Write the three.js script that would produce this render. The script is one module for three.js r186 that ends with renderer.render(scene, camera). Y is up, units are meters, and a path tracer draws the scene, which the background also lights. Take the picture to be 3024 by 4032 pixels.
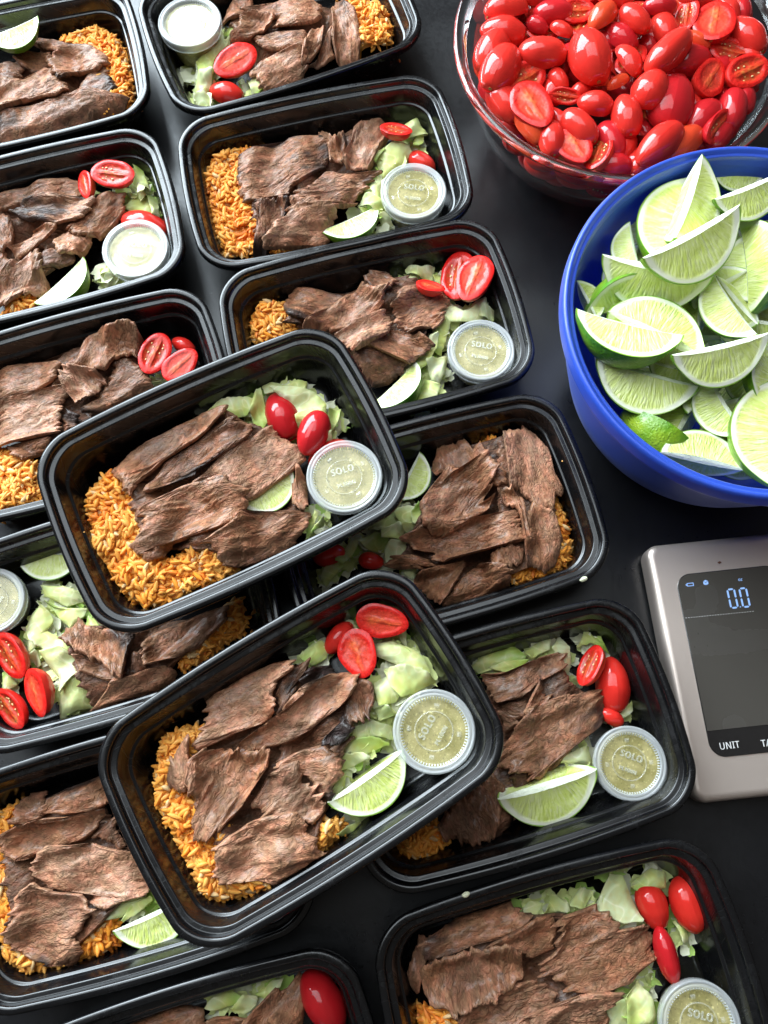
import * as THREE from 'three';
import { mergeGeometries, mergeVertices } from 'three/addons/utils/BufferGeometryUtils.js';
import { RoundedBoxGeometry } from 'three/addons/geometries/RoundedBoxGeometry.js';
import { RectAreaLightUniformsLib } from 'three/addons/lights/RectAreaLightUniformsLib.js';
import { TextGeometry } from 'three/addons/geometries/TextGeometry.js';
import { FontLoader } from 'three/addons/loaders/FontLoader.js';

// ---------------------------------------------------------------- camera, light, exposure
const W0 = 3024, H0 = 4032, FPX = 3261.5;             // size of the photograph and focal length, in its pixels
const PITCH = 0.2751, ROLL = -0.0508, RIM = 0.0465, EYE = new THREE.Vector3(0, RIM + 0.5535, 0);
const scene = new THREE.Scene();
const camera = new THREE.PerspectiveCamera(2 * Math.atan(H0 / 2 / FPX) * 180 / Math.PI, 768 / 1024, 0.02, 20);
const cFwd = new THREE.Vector3(0, -Math.cos(PITCH), -Math.sin(PITCH)), cUp0 = new THREE.Vector3(0, Math.sin(PITCH), -Math.cos(PITCH)), cRt0 = new THREE.Vector3(1, 0, 0);
const cRt = cRt0.clone().multiplyScalar(Math.cos(ROLL)).addScaledVector(cUp0, Math.sin(ROLL));
const cUp = cUp0.clone().multiplyScalar(Math.cos(ROLL)).addScaledVector(cRt0, -Math.sin(ROLL));
camera.position.copy(EYE);
camera.quaternion.setFromRotationMatrix(new THREE.Matrix4().makeBasis(cRt, cUp, cFwd.clone().negate()));
camera.updateMatrixWorld();
const renderer = new THREE.WebGLRenderer({ antialias: true });
renderer.toneMapping = THREE.LinearToneMapping;
renderer.toneMappingExposure = 1.2;
renderer.shadowMap.enabled = true;
RectAreaLightUniformsLib.init();
scene.background = new THREE.Color().setRGB(0.10, 0.093, 0.086);      // the dim warm room around the table
const WIN = { x: -1.5, y: 1.15, z: -1.75, w: 2.2, h: 1.6 };          // the window beyond the far left corner of the table
const windowLight = new THREE.RectAreaLight(new THREE.Color().setRGB(0.79, 0.915, 1.0), 18, WIN.w, WIN.h);
windowLight.position.set(WIN.x, WIN.y, WIN.z + 0.02);
windowLight.lookAt(WIN.x + 0.25, WIN.y - 0.25, WIN.z + 1);
scene.add(windowLight);
const CEIL = { x: -0.7, y: 2.1, z: -0.9, w: 2.2, d: 1.5 };            // unseen white ceiling patch, given its own glow as soft top fill
const ceilingFill = new THREE.RectAreaLight(new THREE.Color().setRGB(0.86, 0.94, 1.0), 1.9, CEIL.w, CEIL.d);
ceilingFill.position.set(CEIL.x, CEIL.y - 0.02, CEIL.z); ceilingFill.lookAt(CEIL.x, 0, CEIL.z + 0.001); scene.add(ceilingFill);

// ---------------------------------------------------------------- small tools
let seed = 7;
const rnd = () => { seed = (seed + 0x6d2b79f5) | 0; let t = Math.imul(seed ^ (seed >>> 15), 1 | seed); t = (t + Math.imul(t ^ (t >>> 7), 61 | t)) ^ t; return ((t ^ (t >>> 14)) >>> 0) / 4294967296; };
const rr = (a, b) => a + (b - a) * rnd();
const h2 = (x, y) => { let n = Math.imul(x, 374761393) + Math.imul(y, 668265263); n = Math.imul(n ^ (n >>> 13), 1274126177); return ((n ^ (n >>> 16)) >>> 0) / 4294967296; };
const sm = (t) => t * t * (3 - 2 * t), clamp = (x, a, b) => Math.min(b, Math.max(a, x)), mix = (a, b, t) => a + (b - a) * t;
const step = (a, b, x) => sm(clamp((x - a) / (b - a), 0, 1));
function vn(x, y, wx = 0, wy = 0) {                    // value noise 0..1, optionally repeating every wx, wy cells
  const ix = Math.floor(x), iy = Math.floor(y), fx = sm(x - ix), fy = sm(y - iy);
  const m = (i, w) => (w ? ((i % w) + w) % w : i), x0 = m(ix, wx), x1 = m(ix + 1, wx), y0 = m(iy, wy), y1 = m(iy + 1, wy);
  return mix(mix(h2(x0, y0), h2(x1, y0), fx), mix(h2(x0, y1), h2(x1, y1), fx), fy);
}
const used = new Map();
function numbered(name) { const n = used.get(name) ?? 0; used.set(name, n + 1); return n ? name + '_' + String(n).padStart(3, '0') : name; }
const labels = new Map();
function tag(o, label, category, group, kind) {
  o.userData.label = label;
  if (category) o.userData.category = category;
  if (group) o.userData.group = group;
  if (kind) o.userData.kind = kind;
  labels.set(label, (labels.get(label) ?? 0) + 1);
  return o;
}
function shadows(o) { o.traverse((m) => { if (m.isMesh) { m.castShadow = true; m.receiveShadow = true; } }); return o; }
function thing(name) { const g = new THREE.Group(); g.name = numbered(name); scene.add(g); return g; }
function part(name, geometry, material, parent) { const m = new THREE.Mesh(geometry, material); m.name = name; parent.add(m); m.castShadow = m.receiveShadow = true; return m; }
const V = (x, y, z) => new THREE.Vector3(x, y, z);
const ord = ['first', 'second', 'third', 'fourth', 'fifth', 'sixth', 'seventh', 'eighth', 'ninth', 'tenth', 'eleventh', 'twelfth', 'thirteenth', 'fourteenth', 'fifteenth', 'sixteenth', 'seventeenth', 'eighteenth'];
// a pixel of the photograph as a ray, and where that ray meets a plane
function ray(px, py) { return cFwd.clone().addScaledVector(cRt, (px - W0 / 2) / FPX).addScaledVector(cUp, -(py - H0 / 2) / FPX); }
function meet(px, py, n, d) { const r = ray(px, py); return EYE.clone().addScaledVector(r, (d - EYE.dot(n)) / r.dot(n)); }
const UP = V(0, 1, 0), onY = (px, py, y) => meet(px, py, UP, y);
// a piece of the table that holds food: local axes e (along), n (up), k (across), and a height field of what lies in it
class Place {
  constructor(o, e, n, half, cell = 0.001) {
    this.o = o; this.n = n.clone().normalize(); this.e = e.clone().addScaledVector(this.n, -e.dot(this.n)).normalize(); this.k = this.e.clone().cross(this.n);
    this.q = new THREE.Quaternion().setFromRotationMatrix(new THREE.Matrix4().makeBasis(this.e, this.n, this.k));
    this.half = half; this.cell = cell; this.nx = Math.ceil(2 * half[0] / cell) + 1; this.ny = Math.ceil(2 * half[1] / cell) + 1; this.h = new Float32Array(this.nx * this.ny);
  }
  world(u, h, v) { return this.o.clone().addScaledVector(this.e, u).addScaledVector(this.n, h).addScaledVector(this.k, v); }
  at(px, py, h) { const p = meet(px, py, this.n, this.o.dot(this.n) + h).sub(this.o); return [p.dot(this.e), p.dot(this.k)]; }
  idx(u, v) { return clamp(Math.round((v + this.half[1]) / this.cell), 0, this.ny - 1) * this.nx + clamp(Math.round((u + this.half[0]) / this.cell), 0, this.nx - 1); }
  get(u, v) { return this.h[this.idx(u, v)]; }
  top(u, v, r) { let m = -1; for (let a = -r; a <= r + 1e-9; a += r / 2) for (let b = -r; b <= r + 1e-9; b += r / 2) m = Math.max(m, this.get(u + a, v + b)); return m; }
  raise(u, v, h, r = 0.001) { for (let a = -r; a <= r + 1e-9; a += this.cell) for (let b = -r; b <= r + 1e-9; b += this.cell) { const i = this.idx(u + a, v + b); if (h > this.h[i]) this.h[i] = h; } }
  put(o, u, h, v) { o.position.copy(this.world(u, h, v)); o.quaternion.copy(this.q); return o; }
}
const inside = (p, x, y) => { let c = false; for (let i = 0, j = p.length - 1; i < p.length; j = i++) if ((p[i][1] > y) !== (p[j][1] > y) && x < ((p[j][0] - p[i][0]) * (y - p[i][1])) / (p[j][1] - p[i][1]) + p[i][0]) c = !c; return c; };

// ---------------------------------------------------------------- computed textures
function tex(w, h, f, srgb) {
  const d = new Uint8Array(w * h * 4);
  for (let y = 0; y < h; y++) for (let x = 0; x < w; x++) { const c = f((x + 0.5) / w, (y + 0.5) / h), i = (y * w + x) * 4; d[i] = clamp(c[0], 0, 1) * 255; d[i + 1] = clamp(c[1], 0, 1) * 255; d[i + 2] = clamp(c[2], 0, 1) * 255; d[i + 3] = 255; }
  const t = new THREE.DataTexture(d, w, h); t.wrapS = t.wrapT = THREE.RepeatWrapping; t.magFilter = t.minFilter = THREE.LinearFilter; if (srgb) t.colorSpace = THREE.SRGBColorSpace; t.needsUpdate = true; return t;
}
const lerpA = (a, b, t) => [mix(a[0], b[0], t), mix(a[1], b[1], t), mix(a[2], b[2], t)];
const grey = (g) => [g, g, g];
const BT = 0.06;                                        // metres that the meat texture covers before it repeats
function cells(x, y, wx, wy, k) {                      // distance between the two nearest of scattered points: 0 on the borders of cells
  const ix = Math.floor(x), iy = Math.floor(y); let a = 9, b = 9;
  for (let j = -1; j < 2; j++) for (let i = -1; i < 2; i++) { const cx = (((ix + i) % wx) + wx) % wx, cy = (((iy + j) % wy) + wy) % wy, d = Math.hypot(ix + i + h2(cx + k, cy) - x, iy + j + h2(cx, cy + 77 + k) - y); if (d < a) { b = a; a = d; } else if (d < b) b = d; }
  return b - a;
}
function meatHeight(u, v) {                             // fibres run along u; wraps at 1
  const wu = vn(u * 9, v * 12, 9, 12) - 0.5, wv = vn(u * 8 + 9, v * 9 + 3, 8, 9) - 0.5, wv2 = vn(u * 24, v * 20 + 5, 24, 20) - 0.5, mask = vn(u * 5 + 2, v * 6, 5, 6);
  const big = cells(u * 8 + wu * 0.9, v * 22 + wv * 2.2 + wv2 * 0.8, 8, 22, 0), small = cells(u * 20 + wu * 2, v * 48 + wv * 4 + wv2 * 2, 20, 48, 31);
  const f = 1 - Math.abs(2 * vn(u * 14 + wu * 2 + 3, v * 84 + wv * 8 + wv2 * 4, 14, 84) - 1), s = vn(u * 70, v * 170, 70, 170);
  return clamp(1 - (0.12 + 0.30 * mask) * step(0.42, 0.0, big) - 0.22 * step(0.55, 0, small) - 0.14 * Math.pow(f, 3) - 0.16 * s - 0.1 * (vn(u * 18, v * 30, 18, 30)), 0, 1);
}
const meatH = new Float32Array(1024 * 1024);
for (let y = 0; y < 1024; y++) for (let x = 0; x < 1024; x++) meatH[y * 1024 + x] = meatHeight(x / 1024, y / 1024);
const meatAt = (u, v) => meatH[(((Math.floor(v * 1024) % 1024) + 1024) % 1024) * 1024 + (((Math.floor(u * 1024) % 1024) + 1024) % 1024)];
const meatColor = tex(1024, 1024, (u, v) => {
  const h = meatAt(u, v), p = vn(u * 40 + 7, v * 60, 40, 60), q = vn(u * 11, v * 15 + 40, 11, 15), r = vn(u * 23 + 5, v * 34 + 9, 23, 34), sp = Math.pow(vn(u * 34 + 11, v * 44, 34, 44), 7), g = (0.70 + 0.27 * h + 0.12 * (p - 0.5) + 0.22 * (q - 0.5)) * (1 - 0.3 * sp), red = clamp(0.5 + 0.9 * (r - 0.5) + 0.5 * (q - 0.5), 0, 1);  // height also darkens the creases, so their shade is partly in the colour
  return [g * mix(0.98, 1.03, red), g * mix(1.04, 0.97, red), g * mix(1.0, 0.95, red)];
}, true);
const meatBump = tex(1024, 1024, (u, v) => grey(meatAt(u, v)));
const flesh = (variant) => (u, v) => {                  // a lime cut lengthwise: u along the core, v from core to rind
  const x = 2 * u - 1, m = Math.hypot(x, v), a = 2.6 * Math.atan2(v + 0.9, x * 0.8 + 0.0001), wob = 0.05 * (vn(u * 9, v * 5 + variant) - 0.5);
  const s = vn(a * 17 + variant * 7 + wob * 30, m * 4.5 + variant), s2 = vn(a * 42 + variant * 3 + wob * 40, m * 11), s3 = vn(u * 7 + variant, v * 5), s4 = vn(u * 40, v * 26 + variant);
  const core = step(0.15, 0.04, v + wob * 0.7 + 0.07 * Math.abs(x)), pith = step(0.82, 0.92, m + wob * 0.7), rind = step(0.955, 0.985, m);
  let c = lerpA([0.81, 0.87, 0.40], [0.90, 0.94, 0.62], s3 * 0.7 + 0.3 * s);
  c = lerpA(c, [0.95, 0.96, 0.80], clamp(0.8 * s * s2 + 0.3 * s4 - 0.25, 0, 0.5));
  const mem = step(0.035, 0.008, Math.abs(a - (3.4 + 0.4 * variant) + wob)) * 0.4; c = lerpA(c, [0.95, 0.96, 0.86], Math.max(core * 0.9, pith, mem));
  return lerpA(c, [0.50, 0.66, 0.20], rind);
};
const limeMaps = [0, 1, 2].map((k) => tex(512, 256, flesh(k), true));
const limeBump = tex(512, 256, (u, v) => { const x = 2 * u - 1, m = Math.hypot(x, v), a = 2.6 * Math.atan2(v + 0.9, x * 0.8 + 1e-4), inn = step(0.9, 0.84, m) * step(0.05, 0.14, v); return grey(0.6 - inn * (0.22 - 0.35 * (vn(a * 17, m * 4.5) - 0.5) - 0.3 * (vn(a * 42, m * 11) - 0.5))); });
const rindBump = tex(256, 256, (u, v) => grey(0.5 + 0.5 * Math.pow(vn(u * 48, v * 48, 48, 48), 2) - 0.6 * Math.pow(vn(u * 30 + 9, v * 30, 30, 30), 6)));
const rindMap = tex(256, 128, (u, v) => { const a = vn(u * 6, v * 4, 6, 4), b = vn(u * 70, v * 50, 70, 50), t = clamp(a * 0.9 + 0.2 * b - 0.1, 0, 1); return [mix(0.34, 0.66, t), mix(0.56, 0.76, t), mix(0.10, 0.20, t)]; }, true);
// a grape tomato cut lengthwise: u along, v across, both -1..1 inside an ellipse
const tomatoCut = (k) => (uu, vv) => {
  const x = 2 * uu - 1, y = 2 * vv - 1, m = Math.hypot(x, y), w = 0.2 * (vn(uu * 6 + k * 5, vv * 5 + k) - 0.5), n = vn(uu * 14 + k, vv * 10), n2 = vn(uu * 50, vv * 50 + k * 9), n3 = vn(uu * 8, vv * 6 + k * 4);
  const wall = step(0.55, 0.80, m + w), cw = 0.10 + 0.16 * vn(uu * 5 + k * 3, k), core = Math.exp(-(((y + w * 1.2) / cw) ** 2)) * step(0.95, 0.2, Math.abs(x + w)), skin = step(0.94, 0.99, m);
  let c = lerpA([0.74, 0.17, 0.10], [0.56, 0.33, 0.13], clamp(n * 1.6 - 0.45, 0, 1) * [0.6, 0.1, 0.9][k]);
  if (k === 1) c = lerpA(c, [0.88, 0.28, 0.21], 0.35 + 0.5 * n3);
  c = lerpA(c, lerpA([0.82, 0.11, 0.09], [0.86, 0.22, 0.17], n3 * n2), wall); c = lerpA(c, lerpA([0.95, 0.60, 0.32], [0.90, 0.44, 0.17], n3), core * (0.22 + 0.5 * n));
  c = c.map((q) => q * (0.92 + 0.16 * n2)); return lerpA(c, [0.80, 0.08, 0.06], skin);
};
const cutMaps = [0, 1, 2].map((k) => tex(256, 192, tomatoCut(k), true));
const cutBump = tex(256, 192, (uu, vv) => { const x = 2 * uu - 1, y = 2 * vv - 1, m = Math.hypot(x, y); return grey(0.3 + 0.4 * Math.max(step(0.64, 0.78, m), step(0.2, 0.08, Math.abs(y))) + 0.25 * vn(uu * 22, vv * 16)); });
const leafBump = tex(512, 512, (u, v) => { const w = vn(u * 6, v * 6, 6, 6); return grey(0.5 + 0.3 * Math.pow(1 - Math.abs(2 * vn(u * 9 + w, v * 14, 9, 14) - 1), 6) + 0.2 * vn(u * 40, v * 40, 40, 40)); });
const leafMap = tex(512, 512, (u, v) => { const w = vn(u * 6, v * 6, 6, 6), r = Math.pow(1 - Math.abs(2 * vn(u * 8 + w, v * 12 + w, 8, 12) - 1), 7), n = vn(u * 30, v * 30, 30, 30); return [0.90 + 0.1 * r, 0.93 + 0.07 * r - 0.05 * n, 0.84 + 0.16 * r - 0.1 * n]; }, true);
const salsaMap = tex(256, 256, (u, v) => { const a = vn(u * 7, v * 7), b = vn(u * 22, v * 22), s = Math.pow(vn(u * 44 + 3, v * 44), 9), d = Math.pow(vn(u * 34 + 30, v * 34), 10); return [0.55 + 0.14 * a + 0.06 * b + 0.3 * s - 0.25 * d, 0.51 + 0.13 * a + 0.05 * b + 0.3 * s - 0.22 * d, 0.29 + 0.14 * a + 0.06 * b + 0.25 * s - 0.15 * d]; }, true);
const tableBump = tex(1024, 1024, (u, v) => grey(0.5 + 0.25 * vn(u * 300, v * 300, 300, 300) + 0.2 * vn(u * 90, v * 110, 90, 110)));
const tableRough = tex(512, 512, (u, v) => { const s = vn(u * 7, v * 9, 7, 9), f = vn(u * 120, v * 120, 120, 120); return grey(0.36 + 0.14 * s + 0.1 * f); });
const brushed = tex(512, 512, (u, v) => grey(0.35 + 0.5 * vn(u * 6, v * 380, 6, 380) + 0.15 * vn(u * 14, v * 160, 14, 160)));
const smudge = tex(256, 256, (u, v) => { const a = step(0.55, 0.7, vn(u * 5, v * 5, 5, 5)), b = vn(u * 60 + v * 20, v * 20, 0, 0); return grey(0.14 + 0.22 * a * (0.6 + 0.4 * b)); });
const plasticRough = tex(512, 512, (u, v) => { const s = step(0.52, 0.66, vn(u * 7, v * 6, 7, 6)) * vn(u * 40, v * 26, 40, 26), k = Math.pow(vn(u * 4 + v * 3, v * 110, 0, 110), 10); return grey(0.50 + 0.18 * vn(u * 9, v * 11, 9, 11) + 0.45 * s + 0.5 * k); });

// ---------------------------------------------------------------- materials
const C = (r, g, b) => new THREE.Color().setRGB(r, g, b);
const P = (o) => new THREE.MeshPhysicalMaterial(o), S = (o) => new THREE.MeshStandardMaterial(o);
const M = {
  table: S({ color: C(0.005, 0.005, 0.006), roughness: 0.72, roughnessMap: tableRough, bumpMap: tableBump, bumpScale: 0.00006 }),
  tray: S({ color: C(0.004, 0.004, 0.0045), roughness: 0.34, roughnessMap: plasticRough }),
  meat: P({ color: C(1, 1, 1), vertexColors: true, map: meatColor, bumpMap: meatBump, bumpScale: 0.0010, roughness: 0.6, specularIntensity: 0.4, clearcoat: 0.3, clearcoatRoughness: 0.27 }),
  leaf: P({ color: C(1, 1, 1), vertexColors: true, map: leafMap, bumpMap: leafBump, bumpScale: 0.0003, roughness: 0.5, specularIntensity: 0.5, transmission: 0.14, thickness: 0, clearcoat: 0.2, clearcoatRoughness: 0.15, side: THREE.DoubleSide }),
  rice: P({ color: C(1, 1, 1), roughness: 0.6, specularIntensity: 0.4, transmission: 0.22, thickness: 0, clearcoat: 0.25, clearcoatRoughness: 0.3 }),
  sauce: P({ color: C(0.88, 0.36, 0.05), roughness: 0.45 }),
  skin: [C(0.63, 0.027, 0.014), C(0.68, 0.065, 0.016), C(0.47, 0.012, 0.013)].map((color) => P({ color, vertexColors: true, roughness: 0.5, specularIntensity: 0.15, clearcoat: 0.75, clearcoatRoughness: 0.05 })),
  cut: cutMaps.map((map) => P({ map, bumpMap: cutBump, bumpScale: 0.0011, roughness: 0.45, specularIntensity: 0.3, clearcoat: 0.45, clearcoatRoughness: 0.12 })),
  core: P({ color: C(0.86, 0.90, 0.70), roughness: 0.5, bumpMap: leafBump, bumpScale: 0.0006 }),
  seed: P({ color: C(0.72, 0.52, 0.22), roughness: 0.35, clearcoat: 0.5 }),
  scar: S({ color: C(0.35, 0.20, 0.05), roughness: 0.8 }),
  lime: limeMaps.map((map) => P({ map, bumpMap: limeBump, bumpScale: 0.0012, roughness: 0.36, clearcoat: 0.35, clearcoatRoughness: 0.2 })),
  rind: [C(0.85, 0.95, 0.8), C(0.5, 0.72, 0.6), C(1.05, 1.0, 0.8)].map((color) => P({ color, map: rindMap, bumpMap: rindBump, bumpScale: 0.0005, roughness: 0.38, clearcoat: 0.35, clearcoatRoughness: 0.2 })),
  cup: P({ color: C(0.97, 0.98, 0.97), roughness: 0.08, transmission: 1, thickness: 0 }),
  lidRim: P({ color: C(0.93, 0.95, 0.95), roughness: 0.2, transmission: 0.7, thickness: 0 }),
  lidPanel: P({ color: C(0.96, 0.97, 0.96), roughness: 0.12, transmission: 1, thickness: 0 }),
  letter: P({ color: C(0.97, 0.98, 0.96), roughness: 0.08, transmission: 0.86, thickness: 0 }),
  salsa: P({ map: salsaMap, roughness: 0.4 }),
  glassWall: P({ color: C(0.95, 0.965, 0.965), roughness: 0.02, transmission: 1, thickness: 0, ior: 1.48 }),
  glass: P({ color: C(0.96, 0.97, 0.97), roughness: 0.02, transmission: 1, thickness: 0.004, ior: 1.48 }),
  blue: P({ color: C(0.03, 0.10, 0.62), roughness: 0.42, transmission: 0.35, thickness: 0, clearcoat: 0.25, clearcoatRoughness: 0.2 }),
  steel: S({ color: C(0.73, 0.62, 0.55), metalness: 0.78, roughness: 0.38, bumpMap: brushed, bumpScale: 0.00002 }),
  screen: P({ color: C(0.012, 0.011, 0.011), roughness: 0.12, clearcoat: 1, clearcoatRoughness: 0.05 }),
  display: P({ color: C(0.062, 0.055, 0.047), roughness: 1, roughnessMap: smudge }),
  digit: S({ color: C(0.02, 0.03, 0.05), emissive: C(0.30, 0.52, 1.0), emissiveIntensity: 0.9, roughness: 0.5 }),
  print: S({ color: C(0.72, 0.70, 0.68), roughness: 0.5 }),
  crumbPale: S({ color: C(0.72, 0.72, 0.50), roughness: 0.6 }), crumbOrange: S({ color: C(0.75, 0.36, 0.07), roughness: 0.5 }),
  winFrame: S({ color: C(0.8, 0.8, 0.78), roughness: 0.5 }), winPane: S({ color: C(0.5, 0.5, 0.5), emissive: C(0.93, 0.97, 1.0), emissiveIntensity: 1 }),
};

// ---------------------------------------------------------------- the setting: table top and the window that lights it
{
  const t = new THREE.Mesh(new THREE.BoxGeometry(2.2, 0.03, 2.0, 1, 1, 1), M.table); t.position.set(-0.1, -0.015, -0.25); t.name = 'table_top';
  const uv = t.geometry.attributes.uv, p = t.geometry.attributes.position; for (let i = 0; i < uv.count; i++) uv.setXY(i, p.getX(i) / 0.25, p.getZ(i) / 0.25);
  t.userData.kind = 'structure'; t.userData.label = 'smooth black table top under all the food trays'; t.receiveShadow = true; t.castShadow = true; scene.add(t);
  const w = thing('window'); w.position.set(WIN.x, WIN.y, WIN.z); w.lookAt(WIN.x + 0.25, WIN.y - 0.25, WIN.z + 1.02); w.userData.kind = 'structure'; w.userData.label = 'bright window beyond the far end of the table';
  part('pane', new THREE.BoxGeometry(WIN.w, WIN.h, 0.006), M.winPane, w);
  for (const [x, y, a, b] of [[0, WIN.h / 2 + 0.03, WIN.w + 0.12, 0.06], [0, -WIN.h / 2 - 0.03, WIN.w + 0.12, 0.06], [WIN.w / 2 + 0.03, 0, 0.06, WIN.h], [-WIN.w / 2 - 0.03, 0, 0.06, WIN.h]]) { const f = part('frame', new THREE.BoxGeometry(a, b, 0.05), M.winFrame, w); f.position.set(x, y, 0); }
  const c = thing('ceiling'); c.userData.kind = 'structure'; c.userData.label = 'white ceiling above the window side of the table'; part('ceiling_fill_panel', new THREE.BoxGeometry(CEIL.w + 0.1, 0.02, CEIL.d + 0.1), S({ color: C(0.8, 0.8, 0.79), roughness: 0.8, emissive: C(0.96, 0.98, 1), emissiveIntensity: 0.4 }), c).position.set(CEIL.x, CEIL.y + 0.01, CEIL.z);  // panel glow added in place of bounced window light
}

// ---------------------------------------------------------------- the black meal trays
const TA = 0.112, TB = 0.0748, TR = 0.0257, BUL = 0.0056;
function ring(inset, y, n, rk = 1) {
  const a = TA - inset, b = TB - inset, r = Math.max(0.012, TR - inset * 0.45 * rk), out = [], bul = BUL * Math.max(0.25, 1 - inset / 0.03);
  const per = n / 4;
  for (let c = 0; c < 4; c++) {
    const sx = c === 0 || c === 3 ? 1 : -1, sy = c < 2 ? 1 : -1, a0 = c * Math.PI / 2, arc = Math.floor(per * 0.6), str = per - arc;
    for (let i = 0; i < arc; i++) { const t = a0 + (i / (arc - 1)) * Math.PI / 2; out.push([sx * (a - r) + r * Math.cos(t), sy * (b - r) + r * Math.sin(t)]); }
    const from = out[out.length - 1], sx2 = c === 0 || c === 1 ? -1 : 1, sy2 = c === 1 || c === 2 ? -1 : 1, t = a0 + Math.PI / 2, to = [sx2 * (a - r) + r * Math.cos(t), sy2 * (b - r) + r * Math.sin(t)];
    for (let i = 1; i <= str; i++) out.push([mix(from[0], to[0], i / (str + 1)), mix(from[1], to[1], i / (str + 1))]);
  }
  return out.map(([x, z]) => [x * (1 - (bul / a) * (z / b) ** 2), y, z * (1 - (bul / b) * (x / a) ** 2)]);
}
function loft(profile, n, closeEnd) {
  const pos = [], idx = [];
  for (const [d, y, rk] of profile) for (const p of ring(d, y, n, rk)) pos.push(...p);
  for (let j = 0; j < profile.length - 1; j++) for (let i = 0; i < n; i++) { const a = j * n + i, b = j * n + (i + 1) % n, c = a + n, d = b + n; idx.push(a, c, b, b, c, d); }
  if (closeEnd) { const k = pos.length / 3; pos.push(0, profile[profile.length - 1][1], 0); const o = (profile.length - 1) * n; for (let i = 0; i < n; i++) idx.push(o + i, k, o + (i + 1) % n); }
  const g = new THREE.BufferGeometry(); g.setAttribute('position', new THREE.Float32BufferAttribute(pos, 3)); g.setIndex(idx);
  g.setAttribute('uv', new THREE.Float32BufferAttribute(pos.flatMap((_, i) => (i % 3 ? [] : [(pos[i] + pos[i + 1]) / 0.08, (pos[i + 2] + pos[i + 1] * 0.7) / 0.08])), 2));
  g.computeVertexNormals(); return g;
}
const mm = (l) => l.map(([a, b, c]) => [a / 1000, b / 1000, c]);
function arcs(l) { return mm(l); }
const lipProfile = arcs([[1.2, -6.5], [0.35, -6.2], [0, -5.4], [0, -2.6], [0.15, -1.6], [0.6, -0.75], [1.3, -0.22], [2.2, 0], [3.6, 0], [4.5, -0.2], [5.1, -0.7], [5.5, -1.5], [5.9, -3.6], [6.15, -4.3], [6.6, -4.75]]);
const basinProfile = arcs([[6.6, -4.75], [7.2, -4.95], [9.2, -5.05], [9.8, -5.3], [10.15, -5.9], [11.2, -9.5], [12.6, -15], [12.9, -15.9], [13.4, -16.4], [14.4, -16.7], [14.9, -17.1], [15.2, -17.9], [17.2, -27], [18.8, -35], [20.0, -40.5], [21.2, -43.2], [23.2, -45.0], [26, -45.6], [34, -45.7], [50, -45.7]]);
const underProfile = arcs([[1.2, -6.5], [2.4, -6.0], [4.6, -5.8], [8.4, -6.1], [9.2, -6.7], [10.3, -10], [11.8, -15.9], [12.4, -17], [14.2, -18.3], [16.2, -27.4], [17.8, -35.4], [19.0, -41], [20.4, -44.4], [22.6, -46.1], [26, -46.45], [50, -46.45]]);
const lipGeo = loft(lipProfile, 120), basinGeo = (() => {
  const a = loft(basinProfile, 120, true), b = loft(underProfile, 120, true); b.index.array.reverse(); b.computeVertexNormals(); return mergeGeometries([a, b]);
})();
lipGeo.index.array.length;
const TRAYS = {
  cornerTop: { at: [-0.2904, -0.5505, 0.2057], d: 'the top corner tray', l: 'black meal tray with lime and rice cut off by the top corner', s: -1 },
  farTop: { at: [-0.0668, -0.5937, 0.3176], d: 'the farthest tray', l: 'farthest black meal tray, sauce cup at its corner by an orange tomato half', s: -1 },
  secondEdge: { at: [-0.2595, -0.3991, 0.2314], d: 'the tray below the top corner tray', l: 'black meal tray directly below the top corner tray, tomato slice beside cabbage', s: 1 },
  middleTop: { at: [-0.0336, -0.4406, 0.1804], d: 'the tray left of the glass bowl', l: 'black meal tray with wide charred beef left of the glass bowl', s: 1 },
  thirdEdge: { at: [-0.2192, -0.2513, 0.2422], d: 'the tray with upright curled beef', l: 'black meal tray with an upright curl of beef behind the upper raised tray', s: 1 },
  middleLow: { at: [0.0004, -0.3014, 0.1985], d: 'the tray left of the blue bowl', l: 'black meal tray with a small rice heap left of the blue bowl', s: 1 },
  byBlue: { at: [0.0364, -0.1515, 0.2266], d: 'the tray below the blue bowl', l: 'black meal tray with tall beef slices, rice beneath, below the blue bowl', s: -1 },
  fourthEdge: { at: [-0.1891, -0.0969, 0.2459], d: 'the tray under both raised trays', l: 'black meal tray with three cut tomato halves under both raised trays', s: -1 },
  byScale: { at: [0.0732, -0.0001, 0.2285], d: 'the tray beside the scale', l: 'black meal tray beside the kitchen scale, large reddish beef slice on top', s: 1 },
  fifthEdge: { at: [-0.1709, 0.0568, 0.2127], d: 'the tray under the lower raised tray', l: 'black meal tray with smooth beef slices and half hidden lime under the lower raised tray', s: 1 },
  bottomCut: { at: [-0.1247, 0.2047, 0.2292], d: 'the tray at the bottom edge', l: 'black meal tray mostly cut off at the bottom edge, one dark red tomato showing', s: 1 },
  bottomCorner: { at: [0.0976, 0.1513, 0.2062], d: 'the bottom corner tray', l: 'black meal tray in the bottom corner with three shiny whole-looking tomatoes', s: 1 },
  raisedTop: { at: [-0.1027, -0.1738, 0.4021, 0.0493, 0.0127, 0.0375], d: 'the upper raised tray', l: 'black meal tray stacked on others, two whole red tomatoes on cabbage inside', s: 1 },
  raisedLow: { at: [-0.0565, -0.0007, 0.4978, 0.0502, -0.0284, 0.0151], d: 'the lower raised tray', l: 'black meal tray stacked nearest on top, lime wedge in front of its sauce cup', s: 1 },
};
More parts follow.
